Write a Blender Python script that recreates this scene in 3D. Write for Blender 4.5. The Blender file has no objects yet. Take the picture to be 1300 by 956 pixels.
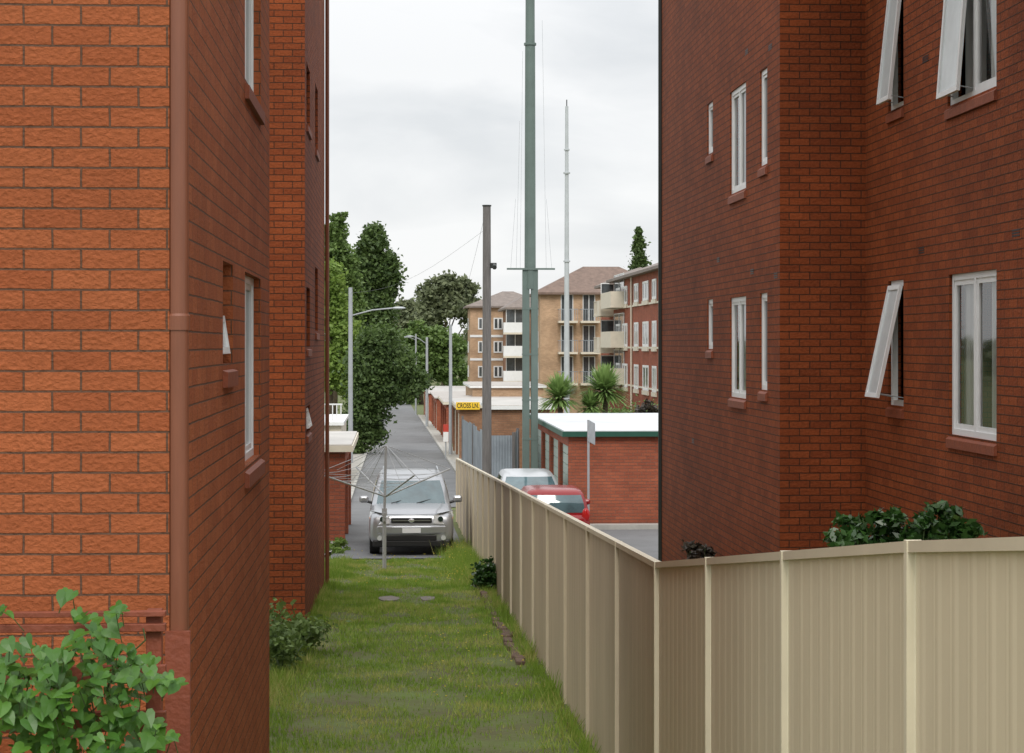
import bpy, bmesh, math, random
from mathutils import Vector, Matrix, noise
random.seed(7)
R = math.radians
COL = bpy.context.scene.collection
F = 2530.0; TH = math.atan(150/F); ST, CT = math.sin(TH), math.cos(TH); CZ = 4.5; HY = 437.0

def P(px, py, Y):
    u = (px-650)/F; t = Y/(CT-u*ST)
    return Vector((t*(ST+u*CT), Y, CZ-(py-HY)/F*t))
def PX(px, py, X):
    u = (px-650)/F; t = X/(ST+u*CT)
    return Vector((X, t*(CT-u*ST), CZ-(py-HY)/F*t))
def interp(tab, y):
    if y <= tab[0][0]: return tab[0][1]
    for (a, b), (c, d) in zip(tab, tab[1:]):
        if y <= c: return b+(d-b)*(y-a)/(c-a)
    return tab[-1][1]
D1 = [(-60,1.5),(0,1.65),(5.2,2.3),(8.3,2.68),(12.3,3.15),(26.6,3.74),(42,4.42),(62,4.84),(76,5.02),(276,8.5),(400,9),(3000,9)]
D2 = [(-60,1.5),(0,1.65),(5.2,2.3),(8.3,2.68),(12.3,3.15),(26.6,4.0),(38,4.97),(56,4.97),(62,4.84),(76,5.02),(276,8.5),(400,9),(3000,9)]
def gz(x, y):
    t = min(1, max(0, (x-1.8)/0.8))
    return CZ-(interp(D1, y)*(1-t)+interp(D2, y)*t)

# ---------------------------------------------------------------- mesh builder
OFF = {}
def top_of(o):
    while o.parent: o = o.parent
    return o
class MB:
    def __init__(s): s.v = []; s.f = []
    def add(s, vs, fs):
        n = len(s.v); s.v += [tuple(v) for v in vs]; s.f += [tuple(i+n for i in f) for f in fs]; return s
    def quad(s, a, b, c, d): s.add([a,b,c,d], [(0,1,2,3)])
    def box(s, x0, x1, y0, y1, z0, z1):
        s.obox(lambda u,v,d: Vector((u,v,d)), x0,x1,y0,y1,z0,z1); return s
    def obox(s, m, a0,a1,b0,b1,c0,c1):
        vs = [m(a,b,c) for a in (a0,a1) for b in (b0,b1) for c in (c0,c1)]
        s.add(vs, [(0,1,3,2),(4,6,7,5),(0,4,5,1),(2,3,7,6),(0,2,6,4),(1,5,7,3)])
    def cyl(s, p0, p1, r0, r1=None, n=12, cap=True):
        r1 = r0 if r1 is None else r1
        p0 = Vector(p0); p1 = Vector(p1); d = (p1-p0).normalized()
        a = Vector((0,0,1)) if abs(d.z) < .9 else Vector((1,0,0))
        e = d.cross(a).normalized(); g = d.cross(e)
        vs = []
        for k in range(n):
            t = 2*math.pi*k/n; q = e*math.cos(t)+g*math.sin(t)
            vs += [p0+q*r0, p1+q*r1]
        fs = [(2*k, 2*((k+1)%n), 2*((k+1)%n)+1, 2*k+1) for k in range(n)]
        if cap: fs += [tuple(2*k for k in range(n))[::-1], tuple(2*k+1 for k in range(n))]
        s.add(vs, fs); return s
    def tube(s, pts, r, n=6):
        for a, b in zip(pts, pts[1:]): s.cyl(a, b, r, r, n)
        return s
    def ell(s, c, rx, ry, rz, nu=14, nv=8):
        vs = []; fs = []
        for j in range(nv+1):
            ph = math.pi*j/nv
            for i in range(nu):
                t = 2*math.pi*i/nu
                vs.append((c[0]+rx*math.sin(ph)*math.cos(t), c[1]+ry*math.sin(ph)*math.sin(t), c[2]+rz*math.cos(ph)))
        for j in range(nv):
            for i in range(nu):
                fs.append((j*nu+i, j*nu+(i+1)%nu, (j+1)*nu+(i+1)%nu, (j+1)*nu+i))
        s.add(vs, fs); return s
    def build(s, name, m, parent=None, smooth=False, bevel=0, uv=True, loc=None, sub=0):
        off = Vector((0,0,0))
        if parent is not None: off = OFF.get(top_of(parent).name, off)
        elif loc is not None: off = Vector(loc)
        me = bpy.data.meshes.new(name)
        me.from_pydata([(v[0]-off.x, v[1]-off.y, v[2]-off.z) for v in s.v], [], s.f)
        if uv:
            ul = me.uv_layers.new(name='UVMap').data
            for p in me.polygons:
                n = p.normal
                if abs(n.z) > .8:
                    for li, vi in zip(p.loop_indices, p.vertices): ul[li].uv = (s.v[vi][0], s.v[vi][1])
                else:
                    if abs(n.x) > abs(n.y): 
                        for li, vi in zip(p.loop_indices, p.vertices): ul[li].uv = (s.v[vi][1], s.v[vi][2])
                    else:
                        for li, vi in zip(p.loop_indices, p.vertices): ul[li].uv = (s.v[vi][0], s.v[vi][2])
        if smooth: me.polygons.foreach_set('use_smooth', [True]*len(me.polygons))
        me.materials.append(m)
        o = bpy.data.objects.new(name, me); COL.objects.link(o)
        if parent is not None: o.parent = parent
        elif loc is not None: o.location = off; OFF[o.name] = off
        if bevel:
            b = o.modifiers.new('bevel', 'BEVEL'); b.width = bevel; b.segments = 2; b.limit_method = 'ANGLE'
        if sub:
            b = o.modifiers.new('sub', 'SUBSURF'); b.levels = sub; b.render_levels = sub
        return o
def tag(o, label, cat, group=None, kind=None):
    o['label'] = label; o['category'] = cat
    if group: o['group'] = group
    if kind: o['kind'] = kind
    return o
def struct(o, label=None):
    o['kind'] = 'structure'
    if label: o['label'] = label; o['category'] = o.name.split('.')[0].replace('_',' ')
    return o
def thing(name, label, cat, loc, group=None, rotz=0, local=False):
    o = bpy.data.objects.new(name, None); COL.objects.link(o); o.location = loc; o.rotation_euler = (0,0,rotz)
    o.empty_display_size = .3
    OFF[o.name] = Vector((0,0,0)) if local else Vector(loc)
    return tag(o, label, cat, group)

# ---------------------------------------------------------------- materials
def base(name):
    m = bpy.data.materials.new(name); m.use_nodes = True
    nt = m.node_tree; return m, nt, nt.nodes['Principled BSDF'], nt.nodes.new, nt.links.new
def mat(name, c, rough=.6, metal=0, var=.12, scale=3.0, bump=0, bscale=40, c2=None, spec=None, coord='Object', stretch=None):
    m, nt, b, N, L = base(name)
    b.inputs['Roughness'].default_value = rough; b.inputs['Metallic'].default_value = metal
    if spec is not None: b.inputs['Specular IOR Level'].default_value = spec
    tc = N('ShaderNodeTexCoord'); src = tc.outputs[coord]
    if stretch:
        mp = N('ShaderNodeMapping'); mp.inputs['Scale'].default_value = stretch; L(src, mp.inputs[0]); src = mp.outputs[0]
    nz = N('ShaderNodeTexNoise'); nz.inputs['Scale'].default_value = scale; nz.inputs['Detail'].default_value = 6; nz.inputs['Roughness'].default_value=.65
    L(src, nz.inputs['Vector'])
    cr = N('ShaderNodeValToRGB'); cr.color_ramp.elements[0].position = .3; cr.color_ramp.elements[1].position = .72
    a = [x*(1-var) for x in c]; d = [min(1, x*(1+var)) for x in c] if c2 is None else c2
    cr.color_ramp.elements[0].color = (*a, 1); cr.color_ramp.elements[1].color = (*d, 1)
    L(nz.outputs['Fac'], cr.inputs['Fac']); L(cr.outputs['Color'], b.inputs['Base Color'])
    if bump:
        n2 = N('ShaderNodeTexNoise'); n2.inputs['Scale'].default_value = bscale; n2.inputs['Detail'].default_value = 5
        L(src, n2.inputs['Vector'])
        bp = N('ShaderNodeBump'); bp.inputs['Strength'].default_value = bump; bp.inputs['Distance'].default_value = .02
        L(n2.outputs['Fac'], bp.inputs['Height']); L(bp.outputs['Normal'], b.inputs['Normal'])
    return m
def brick(name, c1, c2, mortar, rock=1.0, bw=.24, rh=.086, msize=.006, rscale=34, dist=.012, grain=.72, weather=.78):
    m, nt, b, N, L = base(name)
    b.inputs['Roughness'].default_value = .75; b.inputs['Specular IOR Level'].default_value = .2
    tc = N('ShaderNodeTexCoord'); uv = tc.outputs['UV']
    nw = N('ShaderNodeTexNoise'); nw.inputs['Scale'].default_value = 9; nw.inputs['Detail'].default_value = 3; L(uv, nw.inputs['Vector'])
    sb = N('ShaderNodeVectorMath'); sb.operation = 'SUBTRACT'; sb.inputs[1].default_value = (.5,.5,.5); L(nw.outputs['Color'], sb.inputs[0])
    sc = N('ShaderNodeVectorMath'); sc.operation = 'SCALE'; sc.inputs['Scale'].default_value = .008; L(sb.outputs[0], sc.inputs[0])
    ad = N('ShaderNodeVectorMath'); ad.operation = 'ADD'; L(uv, ad.inputs[0]); L(sc.outputs[0], ad.inputs[1])
    br = N('ShaderNodeTexBrick'); L(ad.outputs[0], br.inputs['Vector'])
    br.inputs['Scale'].default_value = 1; br.inputs['Mortar Size'].default_value = msize; br.inputs['Mortar Smooth'].default_value = .3
    br.inputs['Brick Width'].default_value = bw; br.inputs['Row Height'].default_value = rh; br.inputs['Bias'].default_value = 0
    br.inputs['Color1'].default_value = (*c1,1); br.inputs['Color2'].default_value = (*c2,1); br.inputs['Mortar'].default_value = (*mortar,1)
    nl = N('ShaderNodeTexNoise'); nl.inputs['Scale'].default_value = .9; nl.inputs['Detail'].default_value = 7; nl.inputs['Roughness'].default_value = .6; L(uv, nl.inputs['Vector'])
    mr = N('ShaderNodeMapRange'); mr.inputs[1].default_value = .3; mr.inputs[2].default_value = .7; mr.inputs[3].default_value = weather; mr.inputs[4].default_value = 2-weather-.05
    L(nl.outputs['Fac'], mr.inputs[0])
    mp = N('ShaderNodeMapping'); mp.inputs['Scale'].default_value = (.85,1.1,1); L(uv, mp.inputs[0])
    ng = N('ShaderNodeTexNoise'); ng.inputs['Scale'].default_value = rscale; ng.inputs['Detail'].default_value = 9; ng.inputs['Roughness'].default_value = .68; ng.inputs['Distortion'].default_value = .25; L(mp.outputs[0], ng.inputs['Vector'])
    mg = N('ShaderNodeMapRange'); mg.inputs[1].default_value = .3; mg.inputs[2].default_value = .7; mg.inputs[3].default_value = grain; mg.inputs[4].default_value = 2-grain-.08; L(ng.outputs['Fac'], mg.inputs[0])
    mu = N('ShaderNodeMath'); mu.operation = 'MULTIPLY'; L(mr.outputs[0], mu.inputs[0]); L(mg.outputs[0], mu.inputs[1])
    vm = N('ShaderNodeVectorMath'); vm.operation = 'SCALE'; L(br.outputs['Color'], vm.inputs[0]); L(mu.outputs[0], vm.inputs['Scale'])
    L(vm.outputs[0], b.inputs['Base Color'])
    inv = N('ShaderNodeMath'); inv.operation = 'SUBTRACT'; inv.inputs[0].default_value = 1; L(br.outputs['Fac'], inv.inputs[1])
    vo = N('ShaderNodeTexVoronoi'); vo.inputs['Scale'].default_value = rscale*1.1; L(mp.outputs[0], vo.inputs['Vector'])
    hv = N('ShaderNodeMath'); hv.operation = 'MULTIPLY_ADD'; L(vo.outputs['Distance'], hv.inputs[0]); hv.inputs[1].default_value = .35*rock; L(inv.outputs[0], hv.inputs[2])
    h = N('ShaderNodeMath'); h.operation = 'MULTIPLY_ADD'; L(ng.outputs['Fac'], h.inputs[0]); h.inputs[1].default_value = rock; L(hv.outputs[0], h.inputs[2])
    bp = N('ShaderNodeBump'); bp.inputs['Strength'].default_value = .9; bp.inputs['Distance'].default_value = dist
    L(h.outputs[0], bp.inputs['Height']); L(bp.outputs['Normal'], b.inputs['Normal'])
    return m
def leafmat(name, ca, cb, rough=.5, trans=.25):
    m, nt, b, N, L = base(name)
    g = N('ShaderNodeNewGeometry'); cr = N('ShaderNodeValToRGB')
    cr.color_ramp.elements[0].color = (*ca,1); cr.color_ramp.elements[1].color = (*cb,1)
    tc = N('ShaderNodeTexCoord'); nz = N('ShaderNodeTexNoise'); nz.inputs['Scale'].default_value = .9; nz.inputs['Detail'].default_value = 3; L(tc.outputs['Object'], nz.inputs['Vector'])
    mx = N('ShaderNodeMath'); mx.operation = 'MULTIPLY_ADD'; L(g.outputs['Random Per Island'], mx.inputs[0]); mx.inputs[1].default_value = .55
    m2 = N('ShaderNodeMapRange'); m2.inputs[1].default_value = .3; m2.inputs[2].default_value = .7; m2.inputs[3].default_value = 0; m2.inputs[4].default_value = .5; L(nz.outputs['Fac'], m2.inputs[0]); L(m2.outputs[0], mx.inputs[2])
    L(mx.outputs[0], cr.inputs['Fac']); L(cr.outputs['Color'], b.inputs['Base Color'])
    b.inputs['Roughness'].default_value = rough
    if trans:
        t = N('ShaderNodeBsdfTranslucent'); L(cr.outputs['Color'], t.inputs['Color'])
        ms = N('ShaderNodeMixShader'); ms.inputs[0].default_value = trans
        L(b.outputs[0], ms.inputs[1]); L(t.outputs[0], ms.inputs[2]); L(ms.outputs[0], nt.nodes['Material Output'].inputs[0])
    return m
M = {}
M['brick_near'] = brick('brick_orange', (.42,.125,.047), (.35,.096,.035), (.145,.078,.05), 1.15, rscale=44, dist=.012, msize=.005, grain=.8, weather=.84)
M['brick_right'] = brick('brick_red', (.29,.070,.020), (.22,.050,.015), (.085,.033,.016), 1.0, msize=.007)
M['brick_mid'] = brick('brick_mid_red', (.36,.105,.055), (.28,.08,.045), (.2,.12,.09), .6)
M['brick_tan'] = brick('brick_tan', (.58,.39,.25), (.49,.32,.20), (.44,.34,.25), .4)
M['brick_brown'] = brick('brick_brown', (.34,.18,.105), (.26,.135,.08), (.25,.17,.12), .4)
M['sill'] = mat('terracotta_sill', (.24,.062,.026), .65, var=.2, scale=12, bump=.3)
M['white'] = mat('white_paint', (.78,.79,.79), .4, var=.05, scale=5)
M['cream'] = mat('cream_paint', (.66,.60,.49), .5, var=.08)
M['pipe'] = mat('pipe_paint', (.21,.075,.04), .38, var=.15, scale=4, stretch=(3,3,.4))
M['dark'] = mat('dark_metal', (.02,.025,.022), .5)
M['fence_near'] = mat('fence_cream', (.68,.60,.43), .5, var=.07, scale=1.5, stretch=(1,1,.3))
M['fence_far_shaded'] = mat('fence_cream_shaded', (.47,.385,.275), .5, var=.12, scale=1.5, stretch=(1,1,.3))  # darker copy of the cream, shade down the lane put into its colour
M['cap'] = mat('fence_cap', (.64,.57,.43), .4, var=.06)
M['post'] = mat('fence_post', (.72,.66,.50), .4, var=.06)
M['wood'] = mat('weathered_wood', (.15,.14,.135), .85, var=.35, scale=4, stretch=(8,8,.5), bump=.5)
M['greenpole'] = mat('green_steel', (.12,.165,.15), .5, var=.12, scale=2)
M['greypole'] = mat('galvanised', (.34,.36,.38), .45, var=.12, scale=2)
M['hoist'] = mat('dull_galvanised', (.40,.41,.42), .5, var=.15, scale=2)
M['wire'] = mat('dark_wire', (.12,.12,.13), .6)
M['palepole'] = mat('pale_steel', (.46,.49,.51), .45, var=.08)
M['asphalt'] = mat('asphalt', (.15,.152,.155), .85, var=.22, scale=.5, bump=.4, bscale=60)
M['concrete'] = mat('concrete', (.34,.325,.29), .85, var=.22, scale=.9, bump=.3)
M['kerb'] = mat('kerb_concrete', (.36,.35,.32), .85, var=.2, scale=2)
M['soil'] = mat('soil_and_grass', (.10,.085,.04), .95, scale=1.6, c2=(.11,.16,.035), bump=.6, bscale=15)
M['white_roof'] = mat('white_roof', (.60,.62,.64), .5, var=.12, scale=.6)
M['grey_roof'] = mat('grey_tan_roof', (.40,.37,.34), .6, var=.18, scale=.5)
M['green_trim'] = mat('green_trim', (.02,.085,.06), .4)
M['door_pale'] = mat('garage_door', (.42,.50,.44), .5, var=.08)
M['tile'] = mat('roof_tile', (.17,.115,.09), .7, var=.3, scale=2.5, bump=.6, bscale=12)
M['tile_grey'] = mat('roof_tile_grey', (.20,.165,.145), .7, var=.25, scale=2.5, bump=.6, bscale=12)
M['iron'] = mat('corrugated_iron', (.30,.34,.38), .45, metal=.3, var=.25, scale=1.2)
M['rust_iron'] = mat('corrugated_roof', (.46,.44,.41), .5, metal=.1, var=.2, scale=.8)
M['silver'] = mat('silver_paint', (.40,.41,.43), .3, metal=.6, var=.02)
M['carwhite'] = mat('white_car_paint', (.52,.54,.56), .28, metal=.3, var=.02)
M['carred'] = mat('red_car_paint', (.24,.010,.012), .2, var=.02)
M['black'] = mat('black_plastic', (.012,.012,.013), .5)
M['rubber'] = mat('tyre_rubber', (.02,.02,.02), .85, var=.2)
M['rim'] = mat('alloy', (.5,.5,.52), .3, metal=.9)
M['chrome'] = mat('chrome', (.75,.76,.78), .22, metal=.8)
M['lamp'] = mat('lamp_lens', (.70,.72,.74), .12, metal=.25)
M['amber'] = mat('amber_lens', (.7,.22,.03), .2)
M['tail'] = mat('tail_lens', (.4,.01,.01), .15)
M['carglass'] = mat('car_glass', (.02,.03,.035), .04, spec=.9, var=.1)
M['screen'] = mat('windscreen_glass', (.07,.12,.135), .05, spec=1.0, var=.35, scale=2)
M['glass'] = mat('window_glass', (.07,.08,.085), .06, spec=.8, var=.3)
M['frost'] = mat('sash_glass', (.62,.67,.68), .2, spec=.7, var=.1)
M['curtain'] = mat('curtain', (.60,.62,.60), .9, var=.15, scale=6, stretch=(1,1,.1))
M['rail'] = mat('stained_timber', (.22,.055,.026), .65, var=.3, scale=4, bump=.3)
M['yellow'] = mat('sign_yellow', (.82,.53,.03), .5, var=.03)
M['redpanel'] = mat('sign_red', (.5,.05,.03), .5)
M['signback'] = mat('sign_back', (.42,.45,.48), .5, metal=.2)
M['bark'] = mat('bark', (.10,.075,.05), .9, var=.35, scale=6, bump=.8, bscale=12)
M['stone'] = mat('stone', (.20,.18,.16), .9, var=.3, scale=5, bump=.6)
M['edging'] = mat('edging_brick', (.13,.085,.06), .9, var=.35, scale=6, bump=.6)
M['vine'] = leafmat('vine_leaf', (.035,.12,.016), (.13,.29,.04), .4, .3)
M['vinestem'] = mat('vine_stem', (.06,.10,.03), .7)
M['shrub'] = leafmat('shrub_leaf', (.012,.04,.010), (.06,.15,.03), .35, .15)
M['redshrub'] = leafmat('red_shrub_leaf', (.02,.012,.012), (.06,.05,.03), .5, .1)
M['tree_dark'] = leafmat('leaf_dark', (.032,.065,.018), (.13,.20,.055), .6, .3)
M['tree_mid'] = leafmat('leaf_mid', (.055,.105,.024), (.18,.27,.07), .6, .3)
M['tree_light'] = leafmat('leaf_light', (.10,.18,.025), (.29,.41,.09), .6, .35)
M['euc'] = leafmat('leaf_eucalypt', (.10,.13,.07), (.25,.28,.15), .65, .35)  # leaf colours lightened to stand in for distance haze
M['yucca'] = leafmat('yucca_leaf', (.11,.20,.05), (.30,.43,.14), .5, .3)
M['flower'] = leafmat('flower', (.5,.38,.03), (.7,.6,.1), .6, .2)

def grassmat():
    m, nt, b, N, L = base('grass_blades')
    g = N('ShaderNodeNewGeometry'); tc = N('ShaderNodeTexCoord')
    nz = N('ShaderNodeTexNoise'); nz.inputs['Scale'].default_value = 1.1; nz.inputs['Detail'].default_value = 6; nz.inputs['Roughness'].default_value = .65; L(tc.outputs['Object'], nz.inputs['Vector'])
    mr = N('ShaderNodeMapRange'); mr.inputs[1].default_value = .35; mr.inputs[2].default_value = .65; mr.inputs[3].default_value = 0; mr.inputs[4].default_value = .7; L(nz.outputs['Fac'], mr.inputs[0])
    ma = N('ShaderNodeMath'); ma.operation = 'MULTIPLY_ADD'; L(g.outputs['Random Per Island'], ma.inputs[0]); ma.inputs[1].default_value = .4; L(mr.outputs[0], ma.inputs[2])
    cr = N('ShaderNodeValToRGB'); e = cr.color_ramp.elements
    e[0].color = (.11,.20,.018,1); e[1].color = (.46,.43,.15,1); e[1].position = 1
    k = e.new(.5); k.color = (.22,.35,.04,1)
    L(ma.outputs[0], cr.inputs['Fac']); L(cr.outputs['Color'], b.inputs['Base Color']); b.inputs['Roughness'].default_value = .7
    t = N('ShaderNodeBsdfTranslucent'); L(cr.outputs['Color'], t.inputs['Color']); ms = N('ShaderNodeMixShader'); ms.inputs[0].default_value = .35
    L(b.outputs[0], ms.inputs[1]); L(t.outputs[0], ms.inputs[2]); L(ms.outputs[0], nt.nodes['Material Output'].inputs[0])
    return m
M['grass'] = grassmat()
def clearglass():
    m, nt, b, N, L = base('clear_glass')
    tr = N('ShaderNodeBsdfTransparent'); gl = N('ShaderNodeBsdfGlossy'); gl.inputs['Roughness'].default_value = .03
    fr = N('ShaderNodeFresnel'); fr.inputs[0].default_value = 1.4; ms = N('ShaderNodeMixShader')
    ad = N('ShaderNodeMath'); ad.operation = 'ADD'; ad.inputs[1].default_value = .05; L(fr.outputs[0], ad.inputs[0])
    L(ad.outputs[0], ms.inputs[0]); L(tr.outputs[0], ms.inputs[1]); L(gl.outputs[0], ms.inputs[2]); L(ms.outputs[0], nt.nodes['Material Output'].inputs[0])
    return m
M['clear'] = clearglass()

# ---------------------------------------------------------------- world, sun, camera
w = bpy.data.worlds.new('World'); bpy.context.scene.world = w; w.use_nodes = True
nt = w.node_tree; N = nt.nodes.new; L = nt.links.new
SUN_EL = R(42)
bg = nt.nodes['Background']; out = nt.nodes['World Output']
sky = N('ShaderNodeTexSky'); sky.sky_type = 'NISHITA'; sky.sun_disc = False; sky.sun_elevation = SUN_EL
L(sky.outputs[0], bg.inputs[0]); bg.inputs[1].default_value = .1
tc = N('ShaderNodeTexCoord'); mp = N('ShaderNodeMapping'); mp.inputs['Scale'].default_value = (1,1,3.0); L(tc.outputs['Generated'], mp.inputs[0])
nz = N('ShaderNodeTexNoise'); nz.inputs['Scale'].default_value = 6.5; nz.inputs['Detail'].default_value = 7; nz.inputs['Roughness'].default_value = .5; nz.inputs['Distortion'].default_value = .35; L(mp.outputs[0], nz.inputs['Vector'])
cr = N('ShaderNodeValToRGB'); cr.color_ramp.elements[0].position = .34; cr.color_ramp.elements[1].position = .58
cr.color_ramp.elements[0].color = (.80,.82,.84,1); cr.color_ramp.elements[1].color = (.98,.985,.99,1); L(nz.outputs['Fac'], cr.inputs['Fac'])
sx = N('ShaderNodeSeparateXYZ'); L(tc.outputs['Generated'], sx.inputs[0])
mr = N('ShaderNodeMapRange'); mr.inputs[1].default_value = .14; mr.inputs[2].default_value = 1; mr.inputs[3].default_value = 1; mr.inputs[4].default_value = 2.15; L(sx.outputs['Z'], mr.inputs[0])
b2 = N('ShaderNodeBackground'); L(cr.outputs[0], b2.inputs[0]); L(mr.outputs[0], b2.inputs[1])
ms = N('ShaderNodeMixShader'); ms.inputs[0].default_value = .93; L(bg.outputs[0], ms.inputs[1]); L(b2.outputs[0], ms.inputs[2]); L(ms.outputs[0], out.inputs[0])
sl = bpy.data.lights.new('sun', 'SUN'); sl.energy = 1.5; sl.angle = R(20); sl.color = (1,.95,.87)
so = bpy.data.objects.new('sun', sl); COL.objects.link(so)
SA = R(4)
d = Vector((-math.sin(SA)*math.cos(SUN_EL), -math.cos(SA)*math.cos(SUN_EL), math.sin(SUN_EL)))
so.rotation_euler = d.to_track_quat('Z', 'Y').to_euler(); sky.sun_rotation = math.atan2(d.x, d.y)
cam = bpy.data.cameras.new('camera'); co = bpy.data.objects.new('camera', cam); COL.objects.link(co)
co.location = (0,0,CZ); co.rotation_euler = (R(90),0,-TH); cam.sensor_width = 36; cam.lens = F*36/1300; cam.shift_y = -(478-HY)/1300; cam.clip_end = 6000; cam.clip_start = .05
sc_ = bpy.context.scene; sc_.camera = co
sc_.view_settings.view_transform = 'Standard'; sc_.view_settings.look = 'None'; sc_.view_settings.exposure = 0

# ---------------------------------------------------------------- ground and road
ys = sorted(set([-60,-20,-5]+[y for y,_ in D1]+[y for y,_ in D2]+[i*1.0 for i in range(0,64)]+[66,70,80,90,100,120,140,170,200,240,300,350,600,1200]))
xs = [-1500,-400,-120,-40,-15,-8,-5,-3,-2,-1.2,-.4,.4,1.2,1.8,2,2.2,2.4,2.6,4,8,15,40,120,400,1500]
def sheet(x0, x1, y0, y1, dz, mb=None):
    mb = mb or MB()
    X = [x0]+[x for x in xs if x0 < x < x1]+[x1]; Y = [y0]+[y for y in ys if y0 < y < y1]+[y1]
    vs = [(x, y, gz(x,y)+dz) for y in Y for i,x in enumerate(X)]
    n = len(X)
    mb.add(vs, [(j*n+i, j*n+i+1, (j+1)*n+i+1, (j+1)*n+i) for j in range(len(Y)-1) for i in range(n-1)])
    return mb
struct(sheet(-1500,1500,-60,3000,0).build('ground', M['soil']), 'soil and low grass between the buildings')
mb = sheet(-1.3,1.5,40.3,58,.02); sheet(-1.3,2.4,58,300,.02,mb); struct(mb.build('road', M['asphalt']), 'narrow grey asphalt lane running away between garages')
struct(sheet(2.6,16,36,72,.015).build('car_park', M['asphalt']), 'asphalt parking area behind the metal fence')
mb = sheet(-3.0,-1.42,41.0,130,.05); struct(mb.build('pavement', M['concrete']), 'pale concrete strip on the left side of the lane')
mb = sheet(2.55,3.1,58,200,.10); struct(mb.build('pavement', M['concrete']), 'narrow concrete strip on the right side of the lane')
def kerb(x0,x1,y0,y1,h,lab):
    mb = MB(); Y = [y0]+[y for y in ys if y0<y<y1]+[y1]
    for a,b in zip(Y,Y[1:]):
        A=[(x0,a,gz(x0,a)-.1),(x1,a,gz(x1,a)-.1),(x1,a,gz(x1,a)+h),(x0,a,gz(x0,a)+h)]
        B=[(x0,b,gz(x0,b)-.1),(x1,b,gz(x1,b)-.1),(x1,b,gz(x1,b)+h),(x0,b,gz(x0,b)+h)]
        mb.add(A+B,[(0,1,5,4),(1,2,6,5),(2,3,7,6),(3,0,4,7)])
    struct(mb.build('kerb', M['kerb']), lab)
kerb(2.4,2.55,58,200,.12,'concrete kerb on the right edge of the lane')
kerb(-1.42,-1.3,41.5,200,.09,'concrete kerb on the left edge of the lane')
mb = MB(); mb.box(4.2,12,53.0,53.45,gz(5,53)-.1,gz(5,53)+.14); struct(mb.build('kerb', M['kerb']), 'pale kerb in front of the white roofed garage')

# ---------------------------------------------------------------- windows and walls
Z = Vector((0,0,1))
def wallholes(mb, plane, c, u0,u1,z0,z1, holes, depth, outw):
    """plane 'x': X=c, u=Y; plane 'y': Y=c, u=X"""
    pt = (lambda u,z,d: Vector((c+outw*d,u,z))) if plane=='x' else (lambda u,z,d: Vector((u,c+outw*d,z)))
    us = sorted(set([u0,u1]+[h[0] for h in holes]+[h[1] for h in holes])); zs = sorted(set([z0,z1]+[h[2] for h in holes]+[h[3] for h in holes]))
    for a,b in zip(us,us[1:]):
        for e,f in zip(zs,zs[1:]):
            mu,mz=(a+b)/2,(e+f)/2
            if any(h[0]<mu<h[1] and h[2]<mz<h[3] for h in holes): continue
            mb.quad(pt(a,e,0),pt(b,e,0),pt(b,f,0),pt(a,f,0))
    for a,b,e,f in holes:
        mb.quad(pt(a,e,0),pt(a,f,0),pt(a,f,-depth),pt(a,e,-depth)); mb.quad(pt(b,e,0),pt(b,f,0),pt(b,f,-depth),pt(b,e,-depth))
        mb.quad(pt(a,f,0),pt(b,f,0),pt(b,f,-depth),pt(a,f,-depth)); mb.quad(pt(a,e,0),pt(b,e,0),pt(b,e,-depth),pt(a,e,-depth))
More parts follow.
